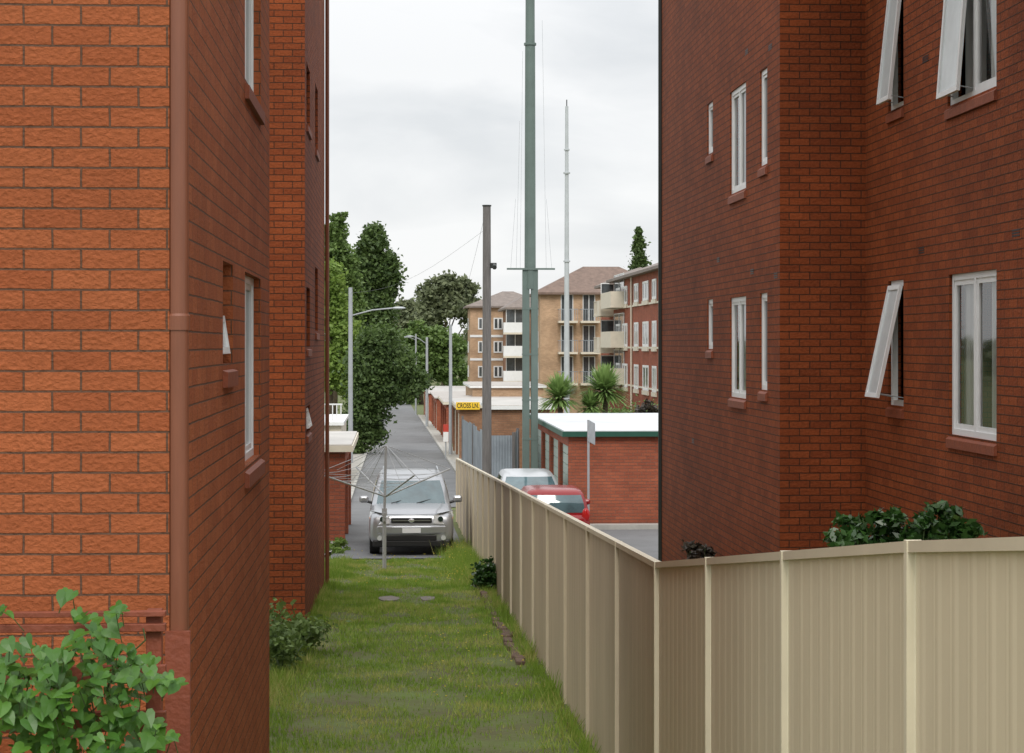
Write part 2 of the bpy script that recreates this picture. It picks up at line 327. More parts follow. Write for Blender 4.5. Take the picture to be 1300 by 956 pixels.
def window(root, O, U, Nn, w, h, panes=1, opened=None, curtain=False, rec=.07, sill=True, glass='glass', t=.05, label=None, openglass='frost', split=None, stays=True, k=.038):
    O=Vector(O); U=Vector(U); Nn=Vector(Nn)
    m = lambda u,v,d: O+U*u+Z*v+Nn*d
    fr = MB()
    fr.obox(m,0,t,0,h,-rec-.06,-rec); fr.obox(m,w-t,w,0,h,-rec-.06,-rec); fr.obox(m,t,w-t,h-t,h,-rec-.06,-rec-.001); fr.obox(m,t,w-t,0,t,-rec-.06,-rec-.001)
    cuts = split or [i/panes for i in range(panes+1)]
    for c in cuts[1:-1]: fr.obox(m,w*c-t/2,w*c+t/2,t,h-t,-rec-.06,-rec-.002)
    fo = fr.build('window', M['white'], root)
    if label: fo['label']=label
    for i in range(panes):
        a = t if i==0 else w*cuts[i]+t/2; b = w-t if i==panes-1 else w*cuts[i+1]-t/2
        ang = (opened or {}).get(i)
        if ang:
            ca,sa=math.cos(ang),math.sin(ang); H=h-2*t
            q = lambda u,v,d: O+U*u+Z*(t+H-(H-v)*ca+d*sa)+Nn*(-rec+.02+(H-v)*sa+d*ca)
            s=MB()
            s.obox(q,a,a+k,0,H,0,.035); s.obox(q,b-k,b,0,H,0,.035); s.obox(q,a+k,b-k,0,k,0,.034); s.obox(q,a+k,b-k,H-k,H,0,.034)
            s.build('sash',M['white'],fo)
            g=MB(); g.obox(q,a+k,b-k,k,H-k,.014,.02); g.build('pane',M[openglass],fo)
            if stays:
                for uu in (a+.03,b-.03):
                    MB().cyl(m(uu,t+.03,-rec),q(uu,.05,0),.006,n=6).build('stay',M['greypole'],fo)
            g=MB(); g.quad(m(a,t,-rec-.13),m(b,t,-rec-.13),m(b,h-t,-rec-.13),m(a,h-t,-rec-.13)); g.build('blind',M['curtain'],fo)
        else:
            s=MB()
            s.obox(m,a,a+k,t,h-t,-rec-.05,-rec-.012); s.obox(m,b-k,b,t,h-t,-rec-.05,-rec-.012); s.obox(m,a+k,b-k,t,t+k,-rec-.05,-rec-.013); s.obox(m,a+k,b-k,h-t-k,h-t,-rec-.05,-rec-.013)
            s.build('sash',M['white'],fo)
            g=MB(); g.quad(m(a+k,t+k,-rec-.03),m(b-k,t+k,-rec-.03),m(b-k,h-t-k,-rec-.03),m(a+k,h-t-k,-rec-.03)); g.build('pane',M['clear' if curtain else glass],fo)
            if curtain:
                c=MB(); n=40; L0=(b-a)*(.62 if i%2==0 else .75); uu=a if i%2==0 else b-L0
                vs=[]
                for j in range(n+1):
                    u=uu+L0*j/n; dd=-rec-.12+.02*math.sin(j*1.25)+.008*math.sin(j*2.9)
                    vs+=[m(u,t,dd),m(u,h-t,dd)]
                c.add(vs,[(2*j,2*j+2,2*j+3,2*j+1) for j in range(n)]); c.build('curtain',M['curtain'],fo,smooth=True)
    if sill:
        s=MB(); 
        A=[m(-.02,0,-rec),m(w+.02,0,-rec),m(w+.02,-.045,.03),m(-.02,-.045,.03),m(-.02,-.13,.03),m(w+.02,-.13,.03),m(-.02,-.13,-.02),m(w+.02,-.13,-.02)]
        s.add(A,[(0,1,2,3),(3,2,5,4),(4,5,7,6),(0,3,4,6),(1,7,5,2)]); s.build('sill',M['sill'],fo)
    return fo
def eave(root, x0,x1,y0,y1,z, name='roof', m='tile', o=.35, rise=1.6):
    mb=MB(); mb.box(x0-o,x1+o,y0-o,y1+o,z,z+.18)
    cx0,cx1,cy0,cy1=x0-o,x1+o,y0-o,y1+o; k=min(cx1-cx0,cy1-cy0)/2
    if (cx1-cx0)>(cy1-cy0): r=[Vector((cx0+k,(cy0+cy1)/2,z+.18+rise)),Vector((cx1-k,(cy0+cy1)/2,z+.18+rise))]
    else: r=[Vector(((cx0+cx1)/2,cy0+k,z+.18+rise)),Vector(((cx0+cx1)/2,cy1-k,z+.18+rise))]
    zz=z+.181; c=[Vector((cx0,cy0,zz)),Vector((cx1,cy0,zz)),Vector((cx1,cy1,zz)),Vector((cx0,cy1,zz))]
    if (cx1-cx0)>(cy1-cy0): fs=[(c[0],c[1],r[1],r[0]),(c[1],c[2],r[1]),(c[2],c[3],r[0],r[1]),(c[3],c[0],r[0])]
    else: fs=[(c[0],c[1],r[0]),(c[1],c[2],r[1],r[0]),(c[2],c[3],r[1]),(c[3],c[0],r[0],r[1])]
    for f in fs: mb.add(list(f),[tuple(range(len(f)))])
    return mb.build(name,M[m],root)

# near left block
XL=-.95; Y0=PX(215,0,XL).y; Y1=PX(342,0,XL).y
b1=thing('apartment_building','orange rock faced brick block with brown downpipe filling the left edge','apartment building',(-3,Y0,1.2))
def hole(px0,px1,pyt,pyb,X,ref=None):
    a=PX(px0,0,X).y; b=PX(px1,0,X).y; r=ref or (px0+px1)/2
    return (min(a,b),max(a,b),PX(r,pyb,X).z,PX(r,pyt,X).z)
h1=hole(311,331,348,588,XL,318); h2=hole(311,331,-125,112,XL,318); h3=hole(283,296,333,462,XL,288); h4=hole(283,296,-180,-60,XL,288)
mb=MB(); wallholes(mb,'x',XL,Y0,Y1,.4,11.5,[h1,h2,h3,h4],.16,1)
mb.quad((-7,Y0,.4),(XL,Y0,.4),(XL,Y0,11.5),(-7,Y0,11.5)); mb.quad((-7,Y1,.4),(XL,Y1,.4),(XL,Y1,11.5),(-7,Y1,11.5)); mb.quad((-7,Y0,.4),(-7,Y1,.4),(-7,Y1,11.5),(-7,Y0,11.5))
mb.build('wall',M['brick_near'],b1)
for h in (h1,h2):
    window(b1,(XL,h[0],h[2]),(0,1,0),(1,0,0),h[1]-h[0],h[3]-h[2],2,None,rec=.05)
for h,op in ((h3,{0:R(9)}),(h4,None)):
    hm=(h[3]-h[2])*.56
    f_=window(b1,(XL,h[0],h[2]),(0,1,0),(1,0,0),h[1]-h[0],hm,1,op,rec=.10,stays=False)
    window(b1,(XL,h[0],h[2]+hm+.003),(0,1,0),(1,0,0),h[1]-h[0],h[3]-h[2]-hm-.003,1,None,rec=.10,sill=False)
eave(b1,-7,XL,Y0,Y1,11.5,o=.3)
pp=P(227,400,Y0+.03); r=.042
dp=MB().cyl((pp.x,pp.y,.9),(pp.x,pp.y,11.4),r,n=24).build('downpipe',M['pipe'],b1,smooth=False)
for py in (410,-320,1150):
    zc=P(227,py,Y0).z; mb=MB(); mb.cyl((pp.x,pp.y,zc-.03),(pp.x,pp.y,zc+.03),r+.006,n=24); mb.cyl((pp.x,pp.y,zc+.03),(pp.x,pp.y,zc+.04),r+.006,r,n=24)
    mb.build('pipe_joint',M['pipe'],dp)
z8=P(227,800,Y0).z
MB().box(pp.x-.05,pp.x+.055,pp.y-.07,pp.y-.045,.9,z8).build('pipe_guard',M['rail'],dp)
q=P(247,0,Y0+.35); MB().cyl((XL+.03,q.y,.9),(XL+.03,q.y,z8-.02),.014,n=8).build('conduit',M['greypole'],b1)

# second left block
X2=-1.16; Ya=PX(387,0,X2).y; Yb=PX(412,0,X2).y
b2_=thing('apartment_building','dark red brick block second along the left, behind the orange one','apartment building',(-3.5,Ya,.5))
hh=[hole(389,393.5,365,440,X2),hole(389,393.5,85,160,X2),hole(389,393.5,515,548,X2),hole(400,403.5,340,420,X2),hole(400,403.5,110,190,X2)]
mb=MB(); wallholes(mb,'x',X2,Ya,Yb,-.4,11.6,hh,.16,1)
mb.quad((-8,Ya,-.4),(X2,Ya,-.4),(X2,Ya,11.6),(-8,Ya,11.6)); mb.quad((-8,Yb,-.4),(X2,Yb,-.4),(X2,Yb,11.6),(-8,Yb,11.6)); mb.quad((-8,Ya,-.4),(-8,Yb,-.4),(-8,Yb,11.6),(-8,Ya,11.6))
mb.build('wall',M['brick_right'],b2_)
for i,h in enumerate(hh): window(b2_,(X2,h[0],h[2]),(0,1,0),(1,0,0),h[1]-h[0],h[3]-h[2],1,{0:R(14)} if i==2 else None,rec=.08,stays=False)
eave(b2_,-8,X2,Ya,Yb,11.6,o=.3)
MB().cyl((X2+.05,Yb-.15,0),(X2+.05,Yb-.15,11.5),.035,n=10).build('downpipe',M['pipe'],b2_)

# right block
XA=4.45; XC=5.45; YA=PX(990,0,XA).y; YF=PX(840,0,XA).y; YN=9.0; ZT=11.6
b3=thing('apartment_building','dark red brick block on the right with white awning windows propped open','apartment building',(8,YA,.8))
A=[hole(898,905,130,195,XA),hole(898,905,380,443,XA),hole(927,947,110,243,XA,937),hole(927,947,377,505,XA,937),hole(965,974,88,210,XA,969),hole(965,974,372,495,XA,969)]
Cc=[hole(1128,1147,356,515,XC,1137),hole(1128,1147,-20,138,XC,1137),hole(1205,1265,345,556,XC,1235),hole(1203,1265,-80,122,XC,1235)]
mb=MB(); wallholes(mb,'x',XA,YA,YF,-.6,ZT,A,.14,-1); wallholes(mb,'x',XC,YN,YA,-.6,ZT,Cc,.14,-1)
mb.quad((XA,YA,-.6),(XC,YA,-.6),(XC,YA,ZT),(XA,YA,ZT))
mb.quad((XC,YN,-.6),(15,YN,-.6),(15,YN,ZT),(XC,YN,ZT)); mb.quad((XA,YF,-.6),(15,YF,-.6),(15,YF,ZT),(XA,YF,ZT)); mb.quad((15,YN,-.6),(15,YF,-.6),(15,YF,ZT),(15,YN,ZT))
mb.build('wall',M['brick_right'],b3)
for i,h in enumerate(A):
    window(b3,(XA,h[1],h[2]),(0,-1,0),(-1,0,0),h[1]-h[0],h[3]-h[2],2 if i in(2,3) else 1,None,rec=.02,curtain=(i in (2,3)),t=.06)
op=[{0:R(12)},{0:R(6)},None,{0:R(4.5)}]
lab=['lower narrow window with sash swung wide open','upper narrow window with sash propped open','lower wide two pane window, closed','upper wide window with one sash propped open']
for i,h in enumerate(Cc):
    window(b3,(XC,h[1],h[2]),(0,-1,0),(-1,0,0),h[1]-h[0],h[3]-h[2],2 if i in(2,3) else 1,op[i],rec=.03,curtain=(i in(2,3)),label=lab[i],t=.06,k=.05)
MB().cyl((XA-.01,YF+.02,-.5),(XA-.01,YF+.02,ZT),.045,n=12).build('downpipe',M['dark'],b3)
for px,py,X in ((948,66,XA),(978,60,XA),(912,330,XA),(955,345,XA),(985,350,XA),(1170,318,XC),(1290,296,XC),(1175,75,XC),(880,560,XA)):
    q=PX(px,py,X); mb=MB()
    for k in range(3): mb.box(X-.004,X+.02,q.y-.11,q.y+.11,q.z-.03+k*.025,q.z-.016+k*.025)
    mb.build('air_vent',M['black'],b3)
eave(b3,XA,15,YN,YF,ZT,o=.35)

# ---------------------------------------------------------------- boundary fence
FX=1.64
def topz(y): return CZ-interp([(0,.0),(5.2,.50),(12.3,1.353),(52,2.97)],y)
fe=thing('boundary_fence','long cream ribbed sheet metal fence running down the lane, shade coloured into far panels','fence',(FX,12.3,gz(FX,12.3)))
yposts=[12.3]; 
while yposts[-1]<51: yposts.append(yposts[-1]+2.2)
near=[12.3]
while near[-1]>2.6: near.append(near[-1]-2.03)
yp=sorted(set(near+yposts))
for a,b in zip(yp,yp[1:]):
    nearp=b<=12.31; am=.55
    mb=MB(); n=11 if nearp else 9; per=(b-a-.04)/n; prof=[(0,0),(.34,0),(.48,.006*am),(.58,.006*am),(.72,0),(.76,0),(.81,.0015*am),(.85,.0015*am),(.9,0)]
    vs=[]
    for k in range(n):
        for t,o in prof:
            y=a+.02+per*(k+t); vs+=[(FX-o,y,gz(FX,y)-.05),(FX-o,y,topz(y)-.02)]
    y=b-.02; vs+=[(FX,y,gz(FX,y)-.05),(FX,y,topz(y)-.02)]
    m_=len(vs)//2; mb.add(vs,[(2*k,2*k+2,2*k+3,2*k+1) for k in range(m_-1)])
    mb.build('panel',M['fence_near' if nearp else 'fence_far_shaded'],fe)
    mb=MB()
    vs=[]
    for y in (a,b):
        z=topz(y); vs+=[(FX-.024,y,z-.036),(FX+.024,y,z-.036),(FX+.024,y,z),(FX-.024,y,z)]
    mb.add(vs,[(0,1,5,4),(1,2,6,5),(2,3,7,6),(3,0,4,7),(0,3,2,1),(4,5,6,7)]); mb.build('rail',M['cap'],fe)
for y in yp:
    MB().box(FX-.028,FX+.026,y-.018,y+.018,gz(FX,y)-.05,topz(y)+.002).build('post',M['post' if y<12.4 else 'cap'],fe)

# ---------------------------------------------------------------- foliage helpers
def leaves(mb, c, r, n, size, shell=.5, asp=.6, noisy=.35, spread=.24, per=55):
    c=Vector(c)
    k=max(6,n//per)
    subs=[]
    for _ in range(k):
        d=Vector((random.gauss(0,1),random.gauss(0,1),random.gauss(0,1))).normalized()
        q=d*(shell+(1-shell)*random.random())*(1+noisy*noise.noise(d*2.1+c*.37))
        subs.append(Vector((c.x+q.x*r[0],c.y+q.y*r[1],c.z+q.z*r[2])))
    sr=max(r)*spread
    for i in range(n):
        s=subs[i%k]
        p=s+Vector((random.gauss(0,sr*.55),random.gauss(0,sr*.55),random.gauss(0,sr*.42)))
        a=Vector((random.gauss(0,1),random.gauss(0,1),random.gauss(0,1)*.7)).normalized()
        b=a.cross(Vector((random.gauss(0,1),random.gauss(0,1),random.gauss(0,1)))).normalized()
        z_=size*random.uniform(.6,1.35)
        mb.add([p-a*z_,p+b*z_*asp,p+a*z_,p-b*z_*asp],[(0,1,2,3)])
def tree(name,label,base,blobs,mat_,size,tr=.18,group=None,cat='tree',asp=.6,shell=.45,spread=.3,k=1.0):
    base=Vector(base); o=thing(name,label,cat,base,group)
    mb=MB(); top=max((Vector(b[0]) for b in blobs),key=lambda q:q.z)
    mid=base+(top-base)*.5+Vector((random.uniform(-.2,.2),random.uniform(-.2,.2),0))
    mb.cyl(base,mid,tr,tr*.62,9); mb.cyl(mid,top,tr*.62,tr*.15,8)
    for c,r,n in blobs:
        c=Vector(c); s=base+(mid-base)*random.uniform(.6,1)
        m2=(s+c)/2+Vector((0,0,.1)); mb.cyl(s,m2,tr*.4,tr*.28,6); mb.cyl(m2,c,tr*.28,tr*.1,6)
    mb.build('trunk',M['bark'],o,smooth=True)
    mb=MB()
    for c,r,n in blobs: leaves(mb,c,r,int(n*k),size,shell=shell,asp=asp,spread=spread,per=40)
    mb.build('crown',M[mat_],o,uv=False)
    return o
def bl(px,py,Y,rpx,rpy,n,ry=None):
    s=F/Y; c=P(px,py,Y); return (c,(rpx/s,(ry or rpx/s),rpy/s),n)
G='trees beside and beyond the lane'
Yt=225
tree('conifer_tree','tall dark green tree with rounded top, tallest left of the lane',(P(474,0,Yt).x,Yt,gz(-2,Yt)),
 [bl(474,310,Yt,15,24,2000),bl(462,345,Yt,18,30,2300),bl(490,350,Yt,14,33,2200),bl(476,395,Yt,26,32,3300),bl(482,440,Yt,30,30,2600),bl(454,400,Yt,18,34,1900)],'tree_dark',.27,.35,G,k=1.7)
Yt=185
tree('gum_tree','tall feathery green tree against the left brick wall',(P(424,0,Yt).x,Yt,gz(-5,Yt)),
 [bl(426,295,Yt,13,20,1200),bl(418,330,Yt,20,26,1500),bl(436,340,Yt,16,28,1500),bl(422,390,Yt,24,34,1800),bl(445,385,Yt,14,30,1300),bl(433,274,Yt,7,9,300)],'tree_mid',.22,.3,G,k=1.7)
Yt=120
tree('lime_green_tree','bright yellow green tree low beside the left brick wall',(P(418,0,Yt).x,Yt,gz(-5,Yt)),
 [bl(418,355,Yt,15,28,1400),bl(424,400,Yt,22,28,1900),bl(440,430,Yt,24,24,1900),bl(420,465,Yt,26,34,2300),bl(446,480,Yt,22,28,1900),bl(466,435,Yt,14,20,900)],'tree_light',.14,.2,G,k=1.4)
Yt=98
tree('street_tree','dark leafy tree leaning out over the lane behind the left lamp pole',(P(452,0,Yt).x,Yt,gz(-2.4,Yt)),
 [bl(480,435,Yt,26,20,1800),bl(504,462,Yt,24,22,2100),bl(524,484,Yt,18,16,1300),bl(470,470,Yt,28,32,2400),bl(498,496,Yt,22,16,1500),bl(466,515,Yt,24,30,2000),bl(472,545,Yt,18,22,1200),bl(450,560,Yt,20,30,1500)],'tree_dark',.105,.16,G,spread=.4,k=1.8)
Yt=330
tree('far_gum_tree','hazy spreading gum tree on the skyline left of the wooden pole',(P(562,0,Yt).x,Yt,gz(8,Yt)),
 [bl(545,372,Yt,18,14,700),bl(566,360,Yt,20,12,800),bl(592,365,Yt,15,13,600),bl(575,385,Yt,28,18,1200),bl(600,395,Yt,16,20,700),bl(548,400,Yt,22,22,1000)],'euc',.38,.4,G,shell=.35,k=1.9)
tree('far_gum_tree','second hazy gum tree on the skyline above the end of the lane',(P(520,0,Yt+15).x,Yt+15,gz(2,Yt)),
 [bl(518,392,Yt+15,16,12,700),bl(530,405,Yt+15,20,18,1000),bl(508,418,Yt+15,14,20,800),bl(610,430,Yt+15,24,40,1500)],'euc',.38,.4,G,shell=.35,k=1.9)
Yt=282
tree('broadleaf_tree','mid green round tree closing the far end of the lane',(P(535,0,Yt).x,Yt,gz(5,Yt)),
 [bl(530,425,Yt,18,16,1300),bl(552,432,Yt,22,18,1500),bl(575,440,Yt,18,18,1200),bl(540,455,Yt,30,26,2300),bl(570,470,Yt,26,26,1700),bl(520,480,Yt,20,30,1500),bl(505,460,Yt,16,36,1500)],'tree_mid',.3,.35,G,k=1.4)
Yt=200
tree('cypress_tree','narrow dark pointed cypress rising behind the red brick flats',(P(811,0,Yt).x,Yt,gz(20,Yt)),
 [bl(811,296,Yt,2.6,9,500),bl(811,314,Yt,5.5,14,1300),bl(811,345,Yt,8,26,1500)],'tree_dark',.17,.2,G,k=1.4)
mb=MB()
for i in range(170):
    x=random.uniform(-160,230); y=random.uniform(430,520); h=random.uniform(5,12)
    leaves(mb,(x,y,-4.5+h*.55),(7,5,h*.6),110,1.1,shell=.3)
o=mb.build('distant_trees',M['euc'],uv=False); tag(o,'far off band of hazy trees on the horizon','trees',kind='stuff')
Yt=84
o=thing('hedge','dark low bushes at the foot of the left lamp pole','bush',(-3.4,Yt,gz(-3,Yt)))
mb=MB()
for a in range(8): leaves(mb,(-3.0-random.random()*1.6,70+a*4,gz(-3,70+a*4)+.8),(1.0,1.6,.9),900,.09)
mb.build('foliage',M['tree_mid'],o,uv=False)

def bush(name,label,base,blobs,mat_,size,asp=.5,group=None,cat='bush'):
    o=thing(name,label,cat,base,group); b=Vector(base)
    st=MB()
    for c,r,n in blobs:
        for k in range(4): st.cyl(b,Vector(c)+Vector((random.uniform(-1,1)*r[0]*.6,random.uniform(-1,1)*r[1]*.6,random.uniform(-.3,.6)*r[2])),.012,.005,5)
    st.build('stems',M['vinestem'],o)
    mb=MB()
    for c,r,n in blobs: leaves(mb,c,r,n,size,asp=asp,shell=.35)
    mb.build('foliage',M[mat_],o,uv=False); return o
Yt=17.5; s=F/Yt; bb=[]
for px,py,rx,ry,n in ((1066,690,24,16,170),(1092,672,26,26,330),(1122,668,26,24,300),(1150,680,24,18,220),(1178,676,26,24,300),(1205,658,24,18,260),(1222,678,22,24,260),(1140,698,90,20,700)):
    c=P(px,py,Yt+random.uniform(-.2,.3)); bb.append((c,(rx/s,.28,ry/s),n))
c=P(1140,740,Yt); bb.append((c,(.55,.35,.35),700)); bb.append((c-Vector((0,0,.6)),(.35,.3,.5),400))
bush('glossy_shrub','wide dark green leafy shrub poking over the cream fence under the right windows',(c.x,c.y,gz(c.x,c.y)),bb,'shrub',.058,.42)
c=P(888,705,27); bush('dark_shrub','dark reddish shrub at the foot of the right brick wall',(c.x,c.y,gz(c.x,c.y)),[(c,(.25,.25,.22),700),(c-Vector((0,0,.5)),(.25,.25,.5),500)],'redshrub',.05)
c=P(620,728,32); bush('dark_green_bush','round dark green bush at the base of the shade-toned far fence',(c.x-.02,c.y,gz(c.x,c.y)),[(c,(.22,.28,.32),1500),(c+Vector((.05,0,-.15)),(.24,.3,.25),900)],'shrub',.04,.5)
c=P(358,818,21.5); bush('ground_ivy','low leafy clump at the corner of the left buildings',(c.x,c.y,gz(c.x,c.y)),[(c,(.22,.6,.17),900),(c+Vector((-.2,1.2,.05)),(.3,.6,.2),900),(c+Vector((.2,1.8,-.1)),(.2,.6,.12),700)],'tree_mid',.035,.6)
c=P(430,693,43); bush('leafy_weeds','patch of weeds at the foot of the small left garage',(c.x,c.y,gz(c.x,c.y)),[(c,(.3,.3,.18),900),(c+Vector((-.1,-1,-.05)),(.3,.4,.15),700)],'tree_light',.035,.5)

# grass
mb=MB(); vs=[];fs=[]
pav=[(P(494,765,30.7).x,30.7,.16,.5),(P(543,764,30.7).x,30.7,.12,.45),(P(520,797,26.6).x,26.6,.3,.2)]
def blade(x,y,h,wd):
    a=random.uniform(0,math.pi); dx,dy=math.cos(a)*wd,math.sin(a)*wd; n=len(vs); z=gz(x,y)
    lx,ly=random.gauss(0,.35)*h,random.gauss(0,.35)*h
    vs.extend([(x-dx,y-dy,z-.01),(x+dx,y+dy,z-.01),(x+lx,y+ly,z+h)]); fs.append((n,n+1,n+2))
cnt=0
while cnt<110000:
    y=14+27.6*random.random()**.9; x=random.uniform(-1.6,1.6)
    if y>40.2+.5*noise.noise(Vector((x*3,0,0))): continue
    if 15.3<y<25.8 and random.random()<.3: x=random.uniform(-4,-1.2)
    if y<15.3 and x<XL: continue
    if 25.8<y<33.6 and x<X2: continue
    cnt+=1
    d=noise.noise(Vector((x*1.6,y*.7,3))); d2=noise.noise(Vector((x*5,y*3,8)))
    if d<-.15 and random.random()<.8: continue
    if any(abs(x-p[0])<p[2] and abs(y-p[1])<p[3] for p in pav) and random.random()<.93: continue
    h=.022+.028*random.random()+.045*max(0,d+d2)
    e=min(abs(x-1.6),abs(x+1.2))
    if e<.3 and random.random()<.4: h*=2.2
    blade(x,y,h,.007)
for _ in range(6500):
    y=random.uniform(33,42.6); x=1.58-abs(random.gauss(0,.26))
    if x<.75: continue
    blade(x,y,random.uniform(.12,.42)*(.5+.8*abs(noise.noise(Vector((x*2,y,1))))+.2),.006)
for _ in range(5000):
    y=random.uniform(15,34); x=1.60-abs(random.gauss(0,.07)) if random.random()<.5 else (X2 if y>25.8 else -1.25)+abs(random.gauss(0,.12))
    blade(x,y,random.uniform(.05,.3)*max(.1,.5+noise.noise(Vector((x*2,y*.9,5)))),.007)
mb.v=vs;mb.f=fs
tag(mb.build('grass',M['grass'],uv=False),'green lane grass with longer weeds along the fence','grass',kind='stuff')
mb=MB()
for _ in range(230):
    y=random.uniform(33,42.4); x=random.uniform(.9,1.55) if random.random()<.6 else random.uniform(-1,1.2)
    z=gz(x,y)+random.uniform(.07,.3)*(1 if x>1 else .35)
    s=random.uniform(.008,.016); mb.ell((x,y,z),s,s,s*.6,6,3)
for _ in range(60):
    y=random.uniform(19,27); x=random.uniform(.3,1.5); s=.01; mb.ell((x,y,gz(x,y)+.06),s,s,s*.6,6,3)
tag(mb.build('wildflowers',M['flower'],uv=False),'tiny yellow flowers dotted through the grass','flowers',kind='stuff')
for i,(x,y,a,b) in enumerate(pav[:2]):
    mb=MB(); n=14
    pts=[(x+a*math.cos(2*math.pi*k/n)*random.uniform(.7,1.1),y+b*math.sin(2*math.pi*k/n)*random.uniform(.7,1.1)) for k in range(n)]
    mb.add([(p[0],p[1],gz(*p)+.014) for p in pts]+[(p[0],p[1],gz(*p)-.05) for p in pts],[tuple(range(n))]+[(k,(k+1)%n,n+(k+1)%n,n+k) for k in range(n)])
    tag(mb.build('paving_stone',M['stone'],loc=None),['left flat grey stone sunk in the grass','right flat grey stone sunk in the grass'][i],'stone','stones sunk in the grass')
ed=thing('garden_edging','row of old bricks edging the grass beside the shade-toned far fence','edging',(1.45,28,gz(1.45,28)))
y=22.0
while y<33:
    l=random.uniform(.2,.3); x=1.40+random.uniform(-.03,.03); z=gz(x,y); k=random.uniform(.03,.06); a=random.uniform(-.12,.12)
    mb=MB(); mm=lambda u,v,d,x=x,y=y,z=z,a=a: Vector((x+u*math.cos(a)-v*math.sin(a),y+u*math.sin(a)+v*math.cos(a),z+d))
    mb.obox(mm,-.05,.05,0,l,-.05,k); mb.build('brick',M['edging'],ed,bevel=.012); y+=l+random.uniform(.01,.08)

# ---------------------------------------------------------------- vine and timber rail in front left
fr_=thing('timber_fence','red brown timber rail fence under the vine at bottom left','fence',(P(110,0,7.75).x,7.75,gz(-1,7.75)))
xa=-2.2; xb=P(210,0,7.75).x
for py0,py1 in ((777,784),(793,803),(846,868),(905,930)):
    MB().box(xa,xb,7.75,7.79,P(100,py1,7.75).z,P(100,py0,7.75).z).build('rail',M['rail'],fr_,bevel=.003)
for x in (xb-.05,xb-.75,-2.1):
    MB().box(x-.03,x+.03,7.79,7.85,gz(x,7.8)-.1,P(100,777,7.75).z).build('post',M['rail'],fr_,bevel=.004)
vi=thing('climbing_vine','bright green vine of heart shaped leaves spilling over the timber rail','vine',(P(100,0,7.5).x,7.5,gz(-1,7.5)))
mb=MB(); stm=MB()
def heart(p,nrm,up,s):
    n=nrm.normalized(); u=(up-n*up.dot(n)).normalized(); r_=u.cross(n)
    pts=[(0,.32),(.2,.52),(.45,.45),(.52,.15),(.36,-.25),(0,-.72)]
    c=random.uniform(.06,.22)
    f=lambda a,b: p+r_*a*s+u*b*s+n*(abs(a)*c*s-.12*s*b*b)
    v=[f(*q) for q in pts]+[f(-a,b) for a,b in pts[1:-1]]+[f(0,0)]
    mb.add(v,[(10,0,1),(10,1,2),(10,2,3),(10,3,4),(10,4,5),(10,5,9),(10,9,8),(10,8,7),(10,7,6),(10,6,0)])
clus=[(10,852,28,18,24),(60,838,34,16,24),(112,818,30,16,24),(150,842,40,22,36),(80,860,60,20,50),(190,862,34,10,20),(40,888,70,22,60),(120,890,70,22,70),(218,870,20,7,9),(60,930,80,30,90),(160,934,60,30,70),(4,778,8,9,4),(90,757,10,6,5),(150,778,16,8,8),(128,796,22,8,8),(183,838,14,7,5),(105,784,18,7,7),(30,820,22,8,8),(-30,890,40,32,45)]
for cx,cy,rx,ry,n in clus:
    for _ in range(n):
        a=random.uniform(0,2*math.pi); q=random.random()**.55
        Yd=random.uniform(7.25,7.72); p=P(cx+rx*q*math.cos(a),cy+ry*q*math.sin(a),Yd)
        nr=Vector((random.gauss(0,.5),-1+random.gauss(0,.4),1.35+random.gauss(0,.5)))
        heart(p,nr,Vector((random.gauss(0,.9),.5,1)),random.uniform(.028,.064))
        if random.random()<.3: 
            e=p+Vector((random.gauss(0,.02),.04,-.07)); stm.cyl(p+Vector((0,.01,0)),e,.0016,.0022,5)
for k in range(9):
    px=random.uniform(10,170); p=P(px,random.uniform(880,940),7.66); pts=[p]
    for j in range(6):
        p=p+Vector((random.gauss(0,.03),random.gauss(0,.02),.045)); pts.append(p)
    stm.tube([q for q in pts if q.z<P(0,790,7.6).z],.003)
mb.build('foliage',M['vine'],vi,uv=False); stm.build('stems',M['vinestem'],vi)

# ---------------------------------------------------------------- rotary clothes line
Yh=37.5; c=P(488,0,Yh); gx,g0=c.x,gz(c.x,Yh)
ho=thing('rotary_clothesline','folding rotary clothes line standing in the grass before the silver car','clothesline',(gx,Yh,g0))
mb=MB(); mb.cyl((gx,Yh,g0-.1),(gx,Yh,g0+1.05),.036,n=12); mb.cyl((gx,Yh,g0+1.05),(gx+.03,Yh,g0+2.32),.026,n=12); mb.build('post',M['hoist'],ho)
mb=MB(); mb.cyl((gx,Yh,g0+1.0),(gx,Yh,g0+1.14),.048,n=12); mb.box(gx-.03,gx+.03,Yh-.1,Yh,g0+.9,g0+1.06); mb.tube([(gx,Yh-.1,g0+.98),(gx+.12,Yh-.12,g0+.95),(gx+.12,Yh-.2,g0+.95)],.01); mb.build('crank',M['hoist'],ho)
top=Vector((gx+.03,Yh,g0+2.32)); ends=[]
hb=Vector((gx+.02,Yh,g0+1.36))
for k in range(4):
    a=R(24+90*k); e=Vector((gx+1.36*math.cos(a),Yh+1.36*math.sin(a),g0+1.84)); ends.append(e)
    MB().cyl(hb,e,.016,n=8).build('arm',M['hoist'],ho)
    MB().cyl(top,e,.006,n=5).build('stay',M['hoist'],ho)
for t in (.35,.5,.66,.82,.99):
    q=[hb.lerp(e,t) for e in ends]; mb=MB()
    for k in range(4):
        a,b=q[k],q[(k+1)%4]; m_=(a+b)/2-Vector((0,0,.03)); mb.tube([a,m_,b],.004,4)
    mb.build('line',M['hoist'],ho)
for k in range(4):
    MB().cyl(top,hb.lerp(ends[k],.55),.005,n=4).build('brace_wire',M['hoist'],ho)
    MB().cyl(top,ends[k].lerp(ends[(k+1)%4],.5),.004,n=4).build('brace_wire',M['hoist'],ho)

